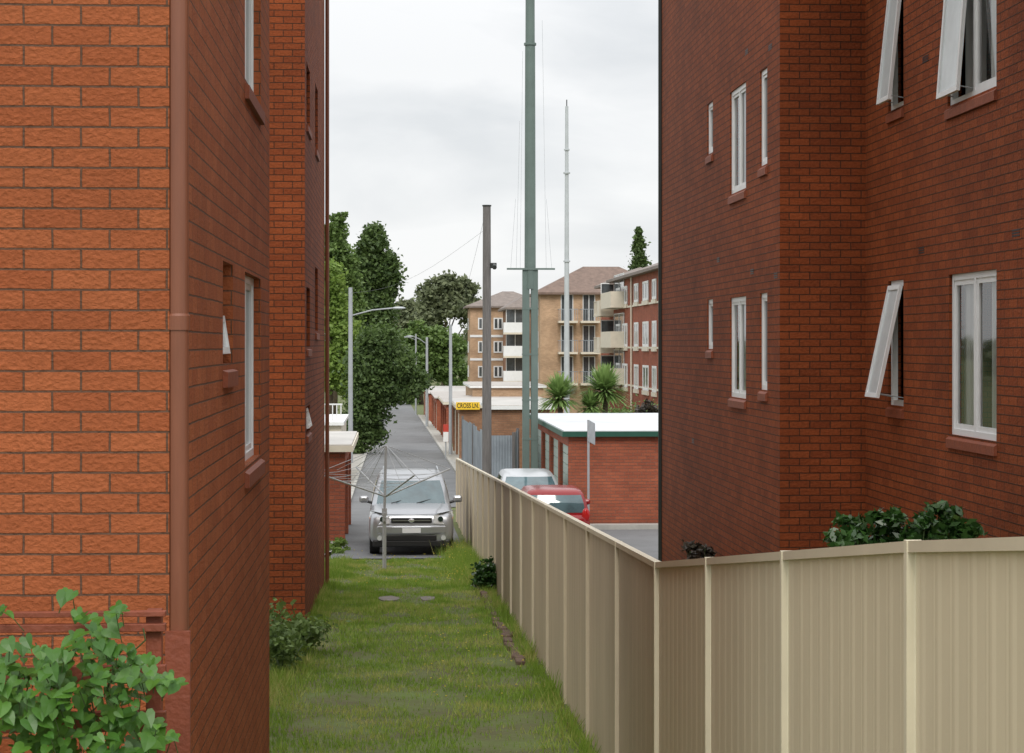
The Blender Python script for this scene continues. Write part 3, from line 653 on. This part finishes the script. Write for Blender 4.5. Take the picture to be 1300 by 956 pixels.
# ---------------------------------------------------------------- cars
def apply_mods(o):
    dg=bpy.context.evaluated_depsgraph_get(); me=bpy.data.meshes.new_from_object(o.evaluated_get(dg)); o.modifiers.clear(); o.data=me
def car(name,label,loc,rotz,paint,L_=4.5,W=.89,H=1.66,bz=1.02,group=None,plate='white',suv=False):
    t=thing(name,label,'car',loc,group,rotz,local=True)
    k=L_/4.5; wv=W/.89; zz=bz/1.02
    if suv: S=[(0.0,.72,.36,.64),(.02,.81,.28,.78),(.06,.86,.25,.89),(.18,.88,.24,.95),(.55,.885,.24,.985),(.95,.89,.24,1.01),(1.25,.89,.24,1.03),(2.4,.89,.24,1.04),(3.8,.885,.24,1.04),(4.25,.87,.27,1.03),(4.43,.84,.32,.98),(4.5,.76,.42,.88)]
    else: S=[(0.0,.60,.38,.60),(.02,.72,.30,.70),(.09,.81,.25,.79),(.25,.865,.24,.88),(.55,.885,.24,.945),(.95,.89,.24,.985),(1.25,.89,.24,1.01),(2.4,.89,.24,1.03),(3.8,.885,.24,1.03),(4.25,.87,.27,1.02),(4.43,.82,.32,.97),(4.5,.7,.42,.85)]
    prof=lambda w,a,b:[(0,a),(.55*w,a),(.86*w,a+.01),(.965*w,a+.08),(w,a+.32*(b-a)),(.995*w,a+.62*(b-a)),(.975*w,b-.07*(b-a)),(.90*w,b-.0),(.62*w,b+.015),(.3*w,b+.024),(0,b+.028)]
    mb=MB(); rings=[]
    for y,w_,a,b in S:
        h=prof(w_*wv,a,b*zz); ring=h+[(-x,z) for x,z in h[-2:0:-1]]
        rings.append([(x,y*k,z) for x,z in ring])
    n=len(rings[0]); mb.add([p for r in rings for p in r],[(j*n+i,j*n+(i+1)%n,(j+1)*n+(i+1)%n,(j+1)*n+i) for j in range(len(S)-1) for i in range(n)]+[tuple(range(n))[::-1],tuple((len(S)-1)*n+i for i in range(n))])
    body=mb.build('body',M[paint],t,smooth=True,sub=1)
    wy=[.84*k,3.5*k]; wr=.335
    cut=MB()
    for y in wy:
        for s in(-1,1): cut.cyl((s*.58*wv,y,wr),(s*1.1*wv,y,wr),wr+.055,n=28)
    co_=cut.build('cutter',M['black'],t)
    bm=body.modifiers.new('b','BOOLEAN'); bm.object=co_; bm.operation='DIFFERENCE'; bm.solver='EXACT'
    bpy.context.view_layer.update(); apply_mods(body); bpy.data.objects.remove(co_)
    RG=[(.985,1.10,4.40,.83),(1.28,1.50,4.34,.775),(1.52,1.86,4.22,.70),(1.60,2.02,4.12,.655),(1.645,2.3,3.9,.55),(1.66,2.6,3.6,.35)]
    hs=(H-.985*zz)/(1.66-.985)
    def ring(z,yf,yr,w_):
        w_*=wv; z=.985*zz+(z-.985)*hs; pts=[]
        for i in range(9): x=-w_+2*w_*i/8; pts.append((x,(yf+.16*abs(x/w_)**2.4)*k,z))
        for i in range(1,13): q=i/12; pts.append((w_*(1+.03*math.sin(q*math.pi)),((yf+.16)+(yr-.08-yf-.16)*q)*k,z))
        for i in range(1,9): x=w_-2*w_*i/8; pts.append((x,(yr-.08*abs(x/w_)**2.4)*k,z))
        for i in range(1,12): q=1-i/12; pts.append((-w_*(1+.03*math.sin(q*math.pi)),((yf+.16)+(yr-.08-yf-.16)*q)*k,z))
        return pts
    rr=[ring(*q) for q in RG]; n=len(rr[0]); mb=MB()
    mb.add([p for r in rr for p in r],[(j*n+i,j*n+(i+1)%n,(j+1)*n+(i+1)%n,(j+1)*n+i) for j in range(len(rr)-1) for i in range(n)]+[tuple((len(rr)-1)*n+i for i in range(n))])
    mb.build('cabin',M[paint],t,smooth=True)
    def patch(i0,i1,z0,z1,name,m_,off=.008):
        mb=MB(); vs=[]; K=7
        idx=[i0+(i1-i0)*q/10 for q in range(11)]
        def at(i,zp):
            j=min(int(zp),1); f=zp-j; a=int(math.floor(i)); g=i-a
            p=[Vector(rr[j+e][(a+d_)%n]) for e in(0,1) for d_ in(0,1)]
            return p[0].lerp(p[1],g).lerp(p[2].lerp(p[3],g),f)
        for zq in range(K):
            zp=z0+(z1-z0)*zq/(K-1)
            for i in idx:
                p=at(i,zp); e=.05; du=at(i+e,zp)-at(i-e,zp); dv=at(i,min(2,zp+e))-at(i,max(0,zp-e)); nn=du.cross(dv).normalized()
                vs.append(p+nn*off)
        mb.add(vs,[(a*11+b,a*11+b+1,(a+1)*11+b+1,(a+1)*11+b) for a in range(K-1) for b in range(10)])
        return mb.build(name,M[m_],t,smooth=True)
    patch(.45,7.55,.12,1.92,'windscreen','screen')
    patch(20.4,27.6,.2,1.92,'rear_window','screen')
    for a,b in((9.4,12.6),(12.9,16),(16.4,19)):
        patch(a,b,.18,1.8,'side_window','carglass'); patch(48-b,48-a,.18,1.8,'side_window','carglass')
    for y in wy:
        for s in(-1,1):
            w_=MB().cyl((s*.66*wv,y,wr),(s*.87*wv,y,wr),wr,n=28).build('wheel',M['rubber'],t,bevel=.02)
            MB().cyl((s*.80*wv,y,wr),(s*.878*wv,y,wr),wr*.62,wr*.55,n=20).build('rim',M['rim'],w_)
    g0_,g1_,gw=(.72,.83,.42) if suv else (.655,.775,.40)
    gr=MB().box(-gw*wv,gw*wv,-.022,.1,g0_*zz,g1_*zz).build('grille',M['black'],t,bevel=.02)
    gm=(g0_+g1_)/2*zz
    MB().box(-(gw-.03)*wv,(gw-.03)*wv,-.030,.0,gm-.007,gm+.007).build('grille_bar',M['rim'],gr)
    MB().ell((0,-.036,gm),.06,.012,.045,12,6).build('emblem',M['chrome'],gr)
    MB().box(-.80*wv,.80*wv,.0 if suv else .02,.3,.21,.36 if suv else .31).build('underguard',M['black'],t,bevel=.03)
    MB().box(-.52*wv,.52*wv,-.012,.12,.34,.46).build('lower_intake',M['black'],t,bevel=.02)
    if suv:
        bp_=MB(); X=[-.86,-.7,-.4,0,.4,.7,.86]; Yq=[.10,.0,-.045,-.06,-.045,.0,.10]; vs=[]
        for x,y in zip(X,Yq): vs+=[(x,y+.02,.655),(x,y,.63),(x,y,.50),(x,y+.03,.465),(x,y+.2,.465),(x,y+.2,.655)]
        bp_.add(vs,[(a*6+b,a*6+(b+1)%6,(a+1)*6+(b+1)%6,(a+1)*6+b) for a in range(6) for b in range(6)]+[(0,1,2,3,4,5),(41,40,39,38,37,36)])
        bp_.build('bumper',M[paint],t,bevel=.012)
        for s in(-1,1):
            fp=[(.45,.705,-.018),(.47,.86,.02),(.66,.92,.07),(.85,.945,.26),(.872,.84,.24),(.84,.73,.13),(.66,.685,.01)]
            q=MB(); n=len(fp); q.add([(s*x,y-.006,z) for x,z,y in fp]+[(s*x,y+.16,z) for x,z,y in fp],[tuple(range(n))]+[(i,(i+1)%n,n+(i+1)%n,n+i) for i in range(n)])
            h=q.build('headlight',M['lamp'],t,bevel=.006)
            MB().cyl((s*.60,-.022,.79),(s*.60,.03,.79),.055,n=16).build('lamp_bowl',M['carglass'],h)
            MB().add([(s*.76,.052,.73),(s*.845,.118,.748),(s*.872,.215,.82),(s*.78,.09,.80)],[(0,1,2,3)]).build('indicator',M['amber'],h)
            MB().tube([(s*.45,-.0,.86),(s*.50,.05,.935),(s*.60,.5,1.005),(s*.68,1.1,1.045)],.004,4).build('bonnet_crease',M[paint],body)
        MB().tube([(-.86,.20,.945),(-.5,.03,.888),(0,.0,.872),(.5,.03,.888),(.86,.20,.945)],.005,5).build('bonnet_gap',M['black'],body)
    for s in(-1,1):
        if not suv:
            h=MB().ell((s*.62*wv,.115,.735*zz),.185,.125,.085,18,10).build('headlight',M['lamp'],t,smooth=True)
            MB().ell((s*.765*wv,.165,.725*zz),.055,.115,.06,10,6).build('indicator',M['amber'],h,smooth=True)
        MB().cyl((s*.66*wv,-.03,.40),(s*.66*wv,.1,.40),.05,n=14).build('fog_lamp',M['lamp'],t)
        mr_=MB().box(s*.90*wv-(0 if s>0 else .20),s*.90*wv+(.20 if s>0 else 0),1.50*k,1.60*k,1.03*zz,1.18*zz).build('mirror',M[paint],t,bevel=.045)
        MB().cyl((s*.8*wv,1.53*k,1.02*zz),(s*.93*wv,1.55*k,1.06*zz),.03,n=8).build('mirror_arm',M['black'],mr_)
        MB().ell((s*.74*wv,4.40*k,.98*zz),.10,.06,.17,12,8).build('tail_light',M['tail'],t,smooth=True)
        x0=-.42 if s<0 else .12
        MB().tube([(x0,1.14*k,1.05*zz),(x0+.32,1.33*k,1.12*zz)],.009).build('wiper',M['black'],t)
    py_=-.075 if suv else -.03
    MB().box(-.19,.19,py_,py_+.01,.51,.61).build('number_plate',M[plate],t)
    MB().box(-.19,.19,4.5*k+.01,4.5*k+.02,.6,.7).build('number_plate',M[plate],t)
    return t
cx=P(522,0,42).x
suv=car('parked_car','silver four wheel drive car facing the camera at the end of the grass',(cx,41.2,gz(cx,42)+.02),0,'silver',H=1.60,bz=1.0,suv=True)
for s in(-1,1): MB().tube([(s*.60,2.2,1.585),(s*.6,2.3,1.645),(s*.6,3.8,1.645),(s*.6,3.9,1.58)],.016).build('roof_rail',M['greypole'],suv)
p=P(706,0,47); car('parked_car','red hatchback seen from behind over the shade-toned far fence',(p.x,47+4.0,gz(p.x,48)+.02),math.pi,'carred',4.0,.86,1.50,.93)
p=P(676,0,53); car('parked_car','pale silver car parked just beyond the red hatchback',(p.x,52.5,gz(p.x,53)+.02),0,'carwhite',4.3,.88,1.45,.96)

# ---------------------------------------------------------------- poles
def pole_thing(name,label,cat,px,Y,ptop,r0,r1,m_,n=14,group=None):
    c=P(px,ptop,Y); g=gz(c.x,Y); o=thing(name,label,cat,(c.x,Y,g),group)
    MB().cyl((c.x,Y,g-.1),(c.x,Y,c.z),r0,r1,n).build('pole',M[m_],o,smooth=False); return o,c,g
o,c,g=pole_thing('wooden_pole','weathered grey wooden pole with a bare top','pole',618,60,262,.15,.12,'wood')
mb=MB(); q=P(627,338,60); mb.box(c.x+.1,q.x+.08,59.9,60.1,q.z-.06,q.z+.1); mb.cyl((q.x,59.92,q.z+.02),(q.x,59.6,q.z-.05),.07,n=12); mb.build('flood_lamp',M['dark'],o,bevel=.01)
mb=MB(); mb.cyl((c.x,60,c.z),(c.x,60,c.z+.04),.14,n=14); mb.build('pole_cap',M['dark'],o)
Ym=61; c=P(673,0,Ym); g=gz(c.x,Ym); s=F/Ym
o=thing('steel_mast','tall green steel mast rising out of the picture','mast',(c.x,Ym,g))
zc=P(673,342,Ym).z; zf=P(673,56,Ym).z
for dx in(-.13,.13):
    MB().box(c.x+dx-.105,c.x+dx+.105,Ym-.13,Ym+.13,g-.1,zc).build('column',M['greenpole'],o,bevel=.01)
mb=MB(); mb.cyl((c.x,Ym,zc-.6),(c.x,Ym,zf),.175,.155,16); mb.cyl((c.x,Ym,zf),(c.x,Ym,zf+9),.145,.12,16); mb.build('mast_tube',M['greenpole'],o)
MB().cyl((c.x,Ym,zf-.04),(c.x,Ym,zf+.03),.19,n=16).build('flange',M['greenpole'],o)
MB().box(P(643,0,Ym).x,P(704,0,Ym).x,Ym-.19,Ym-.14,zc-.02,zc+.035).build('crossarm',M['greenpole'],o)
for dz in(1.2,2.6,4.0,5.2): MB().box(c.x-.245,c.x+.245,Ym-.14,Ym+.14,zc-dz-.03,zc-dz+.02).build('tie_plate',M['greenpole'],o)
for px,pt in((655,150),(660,60),(693,20),(700,250),(648,250)):
    a=P(px,340,Ym); MB().cyl((a.x,Ym-.15,zc),(c.x+(a.x-c.x)*.75,Ym-.12,P(0,pt,Ym).z),.0045,n=4).build('stay_wire',M['palepole'],o)
Yp=105; o,c,g=pole_thing('slim_mast','slim pale grey mast standing right of the green one','mast',719.5,Yp,135,.17,.085,'palepole')
for py in(186,216,330):
    z=P(0,py,Yp).z; MB().cyl((c.x,Yp,z-.04),(c.x,Yp,z+.04),.18 if py>200 else .15,n=12).build('collar',M['palepole'],o)
MB().cyl(c,c+Vector((0,0,.35)),.03,n=6).build('tip',M['dark'],o)
GL='street lights along the lane'
def lamp(px,Y,ptop,arms,lab,r=.11):
    o,c,g=pole_thing('street_lamp',lab,'street lamp',px,Y,ptop,r,r*.8,'greypole',group=GL)
    for (ppx,ppy,qpx,qpy) in arms:
        a=P(ppx,ppy,Y); b=P(qpx,qpy,Y-.3); m_=(a+b)/2+Vector((0,0,.08))
        MB().tube([a,m_,b],.03,8).build('arm',M['greypole'],o)
        d_=1 if qpx>ppx else -1
        MB().ell((b.x+d_*.22,b.y,b.z),.30,.12,.06,12,6).build('lamp_head',M['palepole'],o,smooth=True)
lamp(445,87,365,[(445,401,500,391)],'tall grey street lamp with a long arm, nearest on the left side')
lamp(572,95,412,[],'bare grey pole at the right kerb, no lamp arm in view',.09)
lamp(542,150,428,[(542,437,524,427)],'small far street lamp reaching left over the lane')
lamp(528,205,424,[(528,432,516,428)],'smallest and farthest street lamp near the end of the lane',.1)
for i,(a,b,lab) in enumerate([(P(615,275,60),P(572,415,95),'upper thin overhead wire from the wooden pole to the kerb pole'),(P(615,292,60),P(445,372,87),'long thin overhead wire crossing from the wooden pole to the left lamp')]):
    pts=[a.lerp(b,t/10)-Vector((0,0,.5*math.sin(math.pi*t/10))) for t in range(11)]
    tag(MB().tube(pts,.004,4).build('overhead_wire',M['wire']),lab,'wire','thin overhead wires')
Ys=50; c=P(747,533,Ys); g=gz(c.x,Ys)
o=thing('road_sign','thin post with a grey sign plate seen nearly edge on','sign',(c.x,Ys,g))
MB().cyl((c.x,Ys,g-.05),(c.x,Ys,c.z),.03,n=10).build('post',M['greypole'],o)
mb=MB(); a=R(62); mm=lambda u,v,d: Vector((c.x+u*math.cos(a)-v*math.sin(a),Ys-.05+u*math.sin(a)+v*math.cos(a),c.z+d-.25*u))
mb.obox(mm,-.02,.42,-.008,.008,-.55,0); mb.build('sign_plate',M['signback'],o,bevel=.004)

# ---------------------------------------------------------------- garages
def garage(label,x0,x1,y0,y1,h,wallm,roofm,trim=None,side='left',ndoors=2,doorm='door_pale',over=.15,name='garage'):
    g=min(gz(x0,y0),gz(x0,y1))-.1; zt=gz(x0,y0)+h
    o=thing(name,label,'garage',((x0+x1)/2,y0,g))
    sx=x0 if side=='left' else x1; sg=-1 if side=='left' else 1
    holes=[]; st=(y1-y0)/ndoors if ndoors else 0
    for i in range(ndoors): holes.append((y0+st*i+.25,y0+st*(i+1)-.25,g,zt-.35))
    mb=MB(); wallholes(mb,'x',sx,y0,y1,g,zt,holes,.2,sg); ox=x1 if side=='left' else x0
    mb.quad((ox,y0,g),(ox,y1,g),(ox,y1,zt),(ox,y0,zt)); mb.quad((x0,y0,g),(x1,y0,g),(x1,y0,zt),(x0,y0,zt)); mb.quad((x0,y1,g),(x1,y1,g),(x1,y1,zt),(x0,y1,zt))
    mb.build('wall',M[wallm],o)
    for a,b,c_,d_ in holes:
        mb=MB(); nn=8; xa_,xb_=sorted((sx-sg*.1,sx-sg*.14))
        for k in range(nn):
            z0=c_+(d_-c_)*k/nn; z1=c_+(d_-c_)*(k+1)/nn-.02; mb.box(xa_,xb_,a,b,z0,z1)
        mb.box(min(sx-sg*.14,sx-sg*.16),max(sx-sg*.14,sx-sg*.16)-.001,a,b,c_,d_)
        mb.build('garage_door',M[doorm],o)
    MB().box(x0-over,x1+over,y0-over,y1+over,zt+.02,zt+.10).build('roof',M[roofm],o,bevel=.01)
    if trim:
        mb=MB(); e=over+.005; zl,zh=zt-.07,zt+.07
        mb.box(x0-e,x1+e,y0-e-.03,y0-e,zl,zh); mb.box(x0-e-.03,x0-e,y0-e-.03,y1+e,zl,zh); mb.box(x1+e,x1+e+.03,y0-e-.03,y1+e,zl,zh); mb.build('fascia',M[trim],o)
    return o
xg=P(722,0,53.8).x
garage('brick garage row with white flat roof and green trim behind the parked cars',xg,xg+9,53.8,67,2.54,'brick_mid','white_roof','green_trim','left',4)
garage('small red brick garage at the left side of the silver car',-5.2,P(438,0,44.6).x,44.6,51,2.15,'brick_mid','rust_iron','cream','right',2,'rust_iron')
garage('brown brick garage carrying the yellow sign on its roof edge',2.95,7.5,90,100,2.45,'brick_brown','rust_iron','cream','left',2,'cream')
garage('red brick garage with pale roof, next past the yellow sign',3.0,9,114,128,2.3,'brick_mid','grey_roof','cream','left',3,'brick_mid')
garage('low red brick garage further down the right side of the lane',3.0,9,140,158,2.3,'brick_mid','grey_roof',None,'left',3,'cream')
garage('farthest low brick garage near the end of the lane',3.0,10,172,200,2.4,'brick_mid','rust_iron',None,'left',3,'cream')
garage('pale roofed brick outbuilding behind the corrugated iron fence',P(624,0,76).x,P(664,0,76).x+1,76,81,2.6,'brick_brown','rust_iron','white','left',0,name='outbuilding')
garage('long low outbuilding with grey roof below the tan flats',P(600,0,125).x,P(690,0,125).x,125,137,3.2,'brick_tan','grey_roof','white','left',0,name='outbuilding')
ys_=89.75; a=P(579,520,ys_); b=P(609,510.5,ys_)
o=thing('street_name_sign','yellow sign with dark capital letters on the brown garage','sign',((a.x+b.x)/2,ys_,a.z))
MB().box(a.x,b.x,ys_-.03,ys_,a.z,b.z).build('sign_board',M['yellow'],o)
cu=bpy.data.curves.new('lettering','FONT'); cu.body='CROSS LN.'; cu.size=.30; cu.align_x='CENTER'; cu.align_y='CENTER'; cu.extrude=.002; cu.offset=.004
tmp=bpy.data.objects.new('lettering_tmp',cu); COL.objects.link(tmp); bpy.context.view_layer.update()
me=bpy.data.meshes.new_from_object(tmp.evaluated_get(bpy.context.evaluated_depsgraph_get())); bpy.data.objects.remove(tmp)
me.materials.clear(); me.materials.append(M['black']); lo=bpy.data.objects.new('lettering',me); COL.objects.link(lo); lo.parent=o
lo.location=(0,-.036,(b.z-a.z)/2); lo.rotation_euler=(R(90),0,0); lo.scale=((b.x-a.x)*.92/(max(v.co.x for v in me.vertices)-min(v.co.x for v in me.vertices)),1,1)
q=P(566,540,92); o=thing('notice_board','small red and white board at the right kerb of the lane','sign',(q.x,92,gz(q.x,92)))
MB().box(q.x-.12,q.x+.12,91.98,92.02,gz(q.x,92)+1.0,gz(q.x,92)+1.6).build('board',M['redpanel'],o)
MB().box(q.x-.12,q.x+.12,91.97,91.979,gz(q.x,92)+.8,gz(q.x,92)+1.25).build('white_panel',M['white'],o)
MB().cyl((q.x,92.05,gz(q.x,92)-.02),(q.x,92.05,gz(q.x,92)+1.6),.03,n=8).build('post',M['greypole'],o)
def corr(path,h,label,period=.09,amp=.012,m_='iron'):
    o=thing('iron_fence',label,'fence',(path[0][0],path[0][1],gz(*path[0])))
    for (x0,y0),(x1,y1) in zip(path,path[1:]):
        Ln=math.hypot(x1-x0,y1-y0); ns=max(1,int(round(Ln/2.4))); nx,ny=-(y1-y0)/Ln,(x1-x0)/Ln
        for s_ in range(ns):
            a0,a1=s_/ns,(s_+1)/ns; st=max(8,int(Ln/ns/period*4)); mb=MB(); vs=[]; dh=random.uniform(-.06,.06)
            for k in range(st+1):
                t=a0+(a1-a0)*k/st; of=amp*math.sin(t*Ln/period*2*math.pi); x=x0+(x1-x0)*t+nx*of; y=y0+(y1-y0)*t+ny*of
                vs+=[(x,y,gz(x,y)),(x,y,gz(x,y)+h+dh)]
            mb.add(vs,[(2*k,2*k+2,2*k+3,2*k+1) for k in range(st)]); mb.build('sheet',M[m_],o,smooth=True)
    for (x,y) in path:
        MB().box(x-.05,x+.05,y-.05,y+.05,gz(x,y),gz(x,y)+h+.1).build('post',M['wood'],o)
corr([(3.05,88.5),(2.95,74),(3.0,63.5),(P(652,0,63.5).x,63.5),(P(662,0,66).x,68)],1.95,'grey blue corrugated iron fence beside the wooden pole')

# ---------------------------------------------------------------- distant flats
def balcony(o,m,u0,u1,z,dep=1.3,railm='white',solid=True,doorh=2.2):
    s=MB(); s.obox(m,u0,u1,z-.18,z,0.01,dep); b=s.build('balcony',M['cream'],o)
    s=MB()
    if solid:
        s.obox(m,u0,u1,z+.001,z+.95,dep-.08,dep-.002); s.obox(m,u0,u0+.06,z+.001,z+.95,.02,dep-.08)
    else:
        s.obox(m,u0,u1,z+.95,z+1.0,dep-.06,dep-.01); n=int((u1-u0)/.16)
        for k in range(n+1): u=u0+(u1-u0-.03)*k/n; s.obox(m,u,u+.03,z,z+.95,dep-.05,dep-.02)
        s.obox(m,u0,u0+.05,z+.95,z+1.0,.02,dep-.06)
    s.build('railing',M[railm],b)
    s=MB(); s.obox(m,u0+.3,u1-.3,z+.01,z+doorh,.006,.03); d_=s.build('sliding_door',M['glass'],o)
    s=MB(); 
    for u in (u0+.27,(u0+u1)/2-.03,u1-.33): s.obox(m,u,u+.06,z+.01,z+doorh,.031,.06)
    s.obox(m,u0+.27,u1-.27,z+doorh,z+doorh+.06,.031,.06); s.build('door_frame',M['white'],d_)
def flats(label,x0,x1,y0,y1,zb,zt,wallm,roofm,rise,over=.5):
    o=thing('apartment_building',label,'apartment building',((x0+x1)/2,y0,zb))
    MB().box(x0,x1,y0,y1,zb,zt).build('wall',M[wallm],o)
    eave(o,x0,x1,y0,y1,zt,m=roofm,o=over,rise=rise)
    mf=lambda u,v,d: Vector((x0+u,y0-d,v)); ml=lambda u,v,d: Vector((x0-d,y0+u,v))
    return o,mf,ml
XR=16.0; yR0=105; yR1=PX(779,0,XR).y; ztR=PX(800,353,XR).z; zbR=-2
o,mf,ml=flats('red brick flats with white window bands, right of the tan flats',XR,XR+14,yR0,yR1,zbR,ztR,'brick_mid','tile_grey',2.6)
for px0,px1 in((783,788),(791,797),(806,811),(817,824),(829,834)):
    for pyt,pyb in((362,385),(410,440),(462,492)):
        h=hole(px0,px1,pyt,pyb,XR,800); 
        window(o,(XR,h[1],h[2]),(0,-1,0),(-1,0,0),h[1]-h[0],h[3]-h[2],2,None,rec=-.075,sill=False,t=.12)
        MB().box(XR-.12,XR-.01,h[0]-.1,h[1]+.1,h[2]-.28,h[2]-.02).build('window_band',M['cream'],o)
for py in(388,440,488):
    z=PX(800,py,XR).z
    MB().box(XR-.05,XR-.005,yR0,yR1-.5,z-.12,z).build('floor_band',M['cream'],o)
    balcony(o,ml,(yR1-yR0)-7.2,(yR1-yR0)-.4,z+.1,1.0,'cream',True)
q=PX(803,0,XR); MB().cyl((XR-.08,q.y,zbR),(XR-.08,q.y,ztR),.07,n=8).build('downpipe',M['cream'],o)
xw0=P(748,0,150).x
o,mf,ml=flats('cream balconied wing between the tan flats and the red flats',xw0+1.6,XR+4.5,yR1+1.5,yR1+12,-2,P(0,362,150).z,'brick_mid','tile_grey',1.2)
for py in(400,447,492):
    balcony(o,mf,-1.4,1.9,P(0,py,148).z+.1,1.6,'cream',True)
    balcony(o,ml,.3,4.5,P(0,py,148).z+.1,1.2,'cream',False)
Y=168; x0=P(686,0,Y).x; x1=P(800,0,Y).x+3.5
o,mf,ml=flats('tan brick flats with brown hipped roof behind the slim mast',x0,x1,Y,Y+8,-3,P(0,373,Y).z,'brick_tan','tile',2.35)
sc=F/Y
for py in(407,447,487):
    z=P(0,py,Y).z
    balcony(o,mf,(708-686)/sc,(732-686)/sc,z,1.4,'iron',False); balcony(o,mf,(736-686)/sc,(760-686)/sc,z,1.4,'iron',False)
for k,py in enumerate((395,437,478)):
    for yy in(2,5.2): window(o,(x0,Y+yy+1.4,P(0,py,Y).z-.3),(0,-1,0),(-1,0,0),1.4,1.4,2,None,rec=-.075,sill=False,t=.08)
Y=205; x0=P(597,0,Y).x; x1=P(648,0,Y).x; sc=F/Y
o,mf,ml=flats('pale tan brick flats just right of the lane end, grey hipped roof',x0,x1+4,Y,Y+7,-4,P(0,390,Y).z,'brick_tan','tile_grey',1.6)
for py in(402,432,464):
    for u in(.8,2.4): window(o,(x0+u,Y,P(0,py+16,Y).z),(1,0,0),(0,-1,0),.95,1.2,2,None,rec=-.075,sill=False,t=.08)
    MB().box(x0-.02,x1,Y-.06,Y-.01,P(0,py+26,Y).z,P(0,py+23,Y).z).build('floor_band',M['white'],o)
    window(o,(x0,Y+5,P(0,py+16,Y).z),(0,-1,0),(-1,0,0),1.5,1.2,2,None,rec=-.075,sill=False,t=.08)
Y=190; x0=P(644,0,Y).x; x1=P(690,0,Y).x
o,mf,ml=flats('brown brick flats with stacked white balconies left of the green mast',x0+.3,x1,Y,Y+13,-4,P(0,392,Y).z,'brick_brown','tile_grey',1.3)
for py in(422,452,484):
    balcony(o,mf,-.7,1.6,P(0,py,Y).z,1.5,'white',True); balcony(o,mf,2.0,3.2,P(0,py,Y).z,1.2,'white',False)
o=thing('house','white railed deck of a low house showing past the left brick wall','house',(-4.5,72,gz(-4,72)))
xh=P(433,0,72).x; zt=P(0,541,72).z
MB().box(-9,xh,72,80,gz(-4,80)-.2,zt).build('wall',M['cream'],o)
MB().box(-9.1,xh+.1,71.8,80,zt+.003,zt+.12).build('deck',M['white'],o)
mb=MB(); zr=P(0,513,72).z
mb.box(-9,xh+.05,71.85,71.9,zr-.05,zr)
for k in range(44): x=xh-.15*k; mb.box(x-.018,x+.018,71.855,71.895,zt+.12,zr-.05)
mb.build('railing',M['white'],o)

# ---------------------------------------------------------------- yuccas
def yucca(label,px,py,Y,r,n):
    c=P(px,py,Y); g=gz(c.x,Y); o=thing('yucca_plant',label,'yucca',(c.x,Y,g),'spiky plants behind the garage')
    MB().cyl((c.x,Y,g),(c.x+.05,Y,c.z),.12,.09,9).build('trunk',M['bark'],o)
    mb=MB()
    for _ in range(n):
        a=random.uniform(0,2*math.pi); e=random.uniform(-.5,1.45); d_=Vector((math.cos(a)*math.cos(e),math.sin(a)*math.cos(e),math.sin(e)))
        sd=d_.cross(Z).normalized()*random.uniform(.035,.055); l=r*random.uniform(.75,1.1); m_=c+d_*l*.6; t_=c+d_*l-Vector((0,0,.12*l*math.cos(e)))
        mb.add([c-sd*.5,c+sd*.5,m_+sd,m_-sd,t_],[(0,1,2,3),(3,2,4)])
    mb.build('foliage',M['yucca'],o,uv=False)
yucca('spiky yucca left of the slim mast above the white roof',710,506,70,.98,420)
yucca('larger spiky yucca right of the slim mast above the white roof',767,497,71,1.08,520)
yucca('small spiky yucca under the larger one',750,517,70.5,.7,240)
c=P(826,521,74); bush('dark_shrub','dark feathery shrub beyond the white roof at the right wall',(c.x,c.y,gz(c.x,74)),[(c,(.6,.5,.4),900),(c-Vector((0,0,1)),(.6,.5,1),500)],'redshrub',.07)
c=P(800,528,76); bush('green_shrub','strip of green shrubs just beyond the white garage roof',(c.x,c.y,gz(c.x,76)),[(c,(2.2,.6,.25),1500),(c-Vector((0,0,1)),(2.2,.5,.8),1500)],'tree_mid',.07)
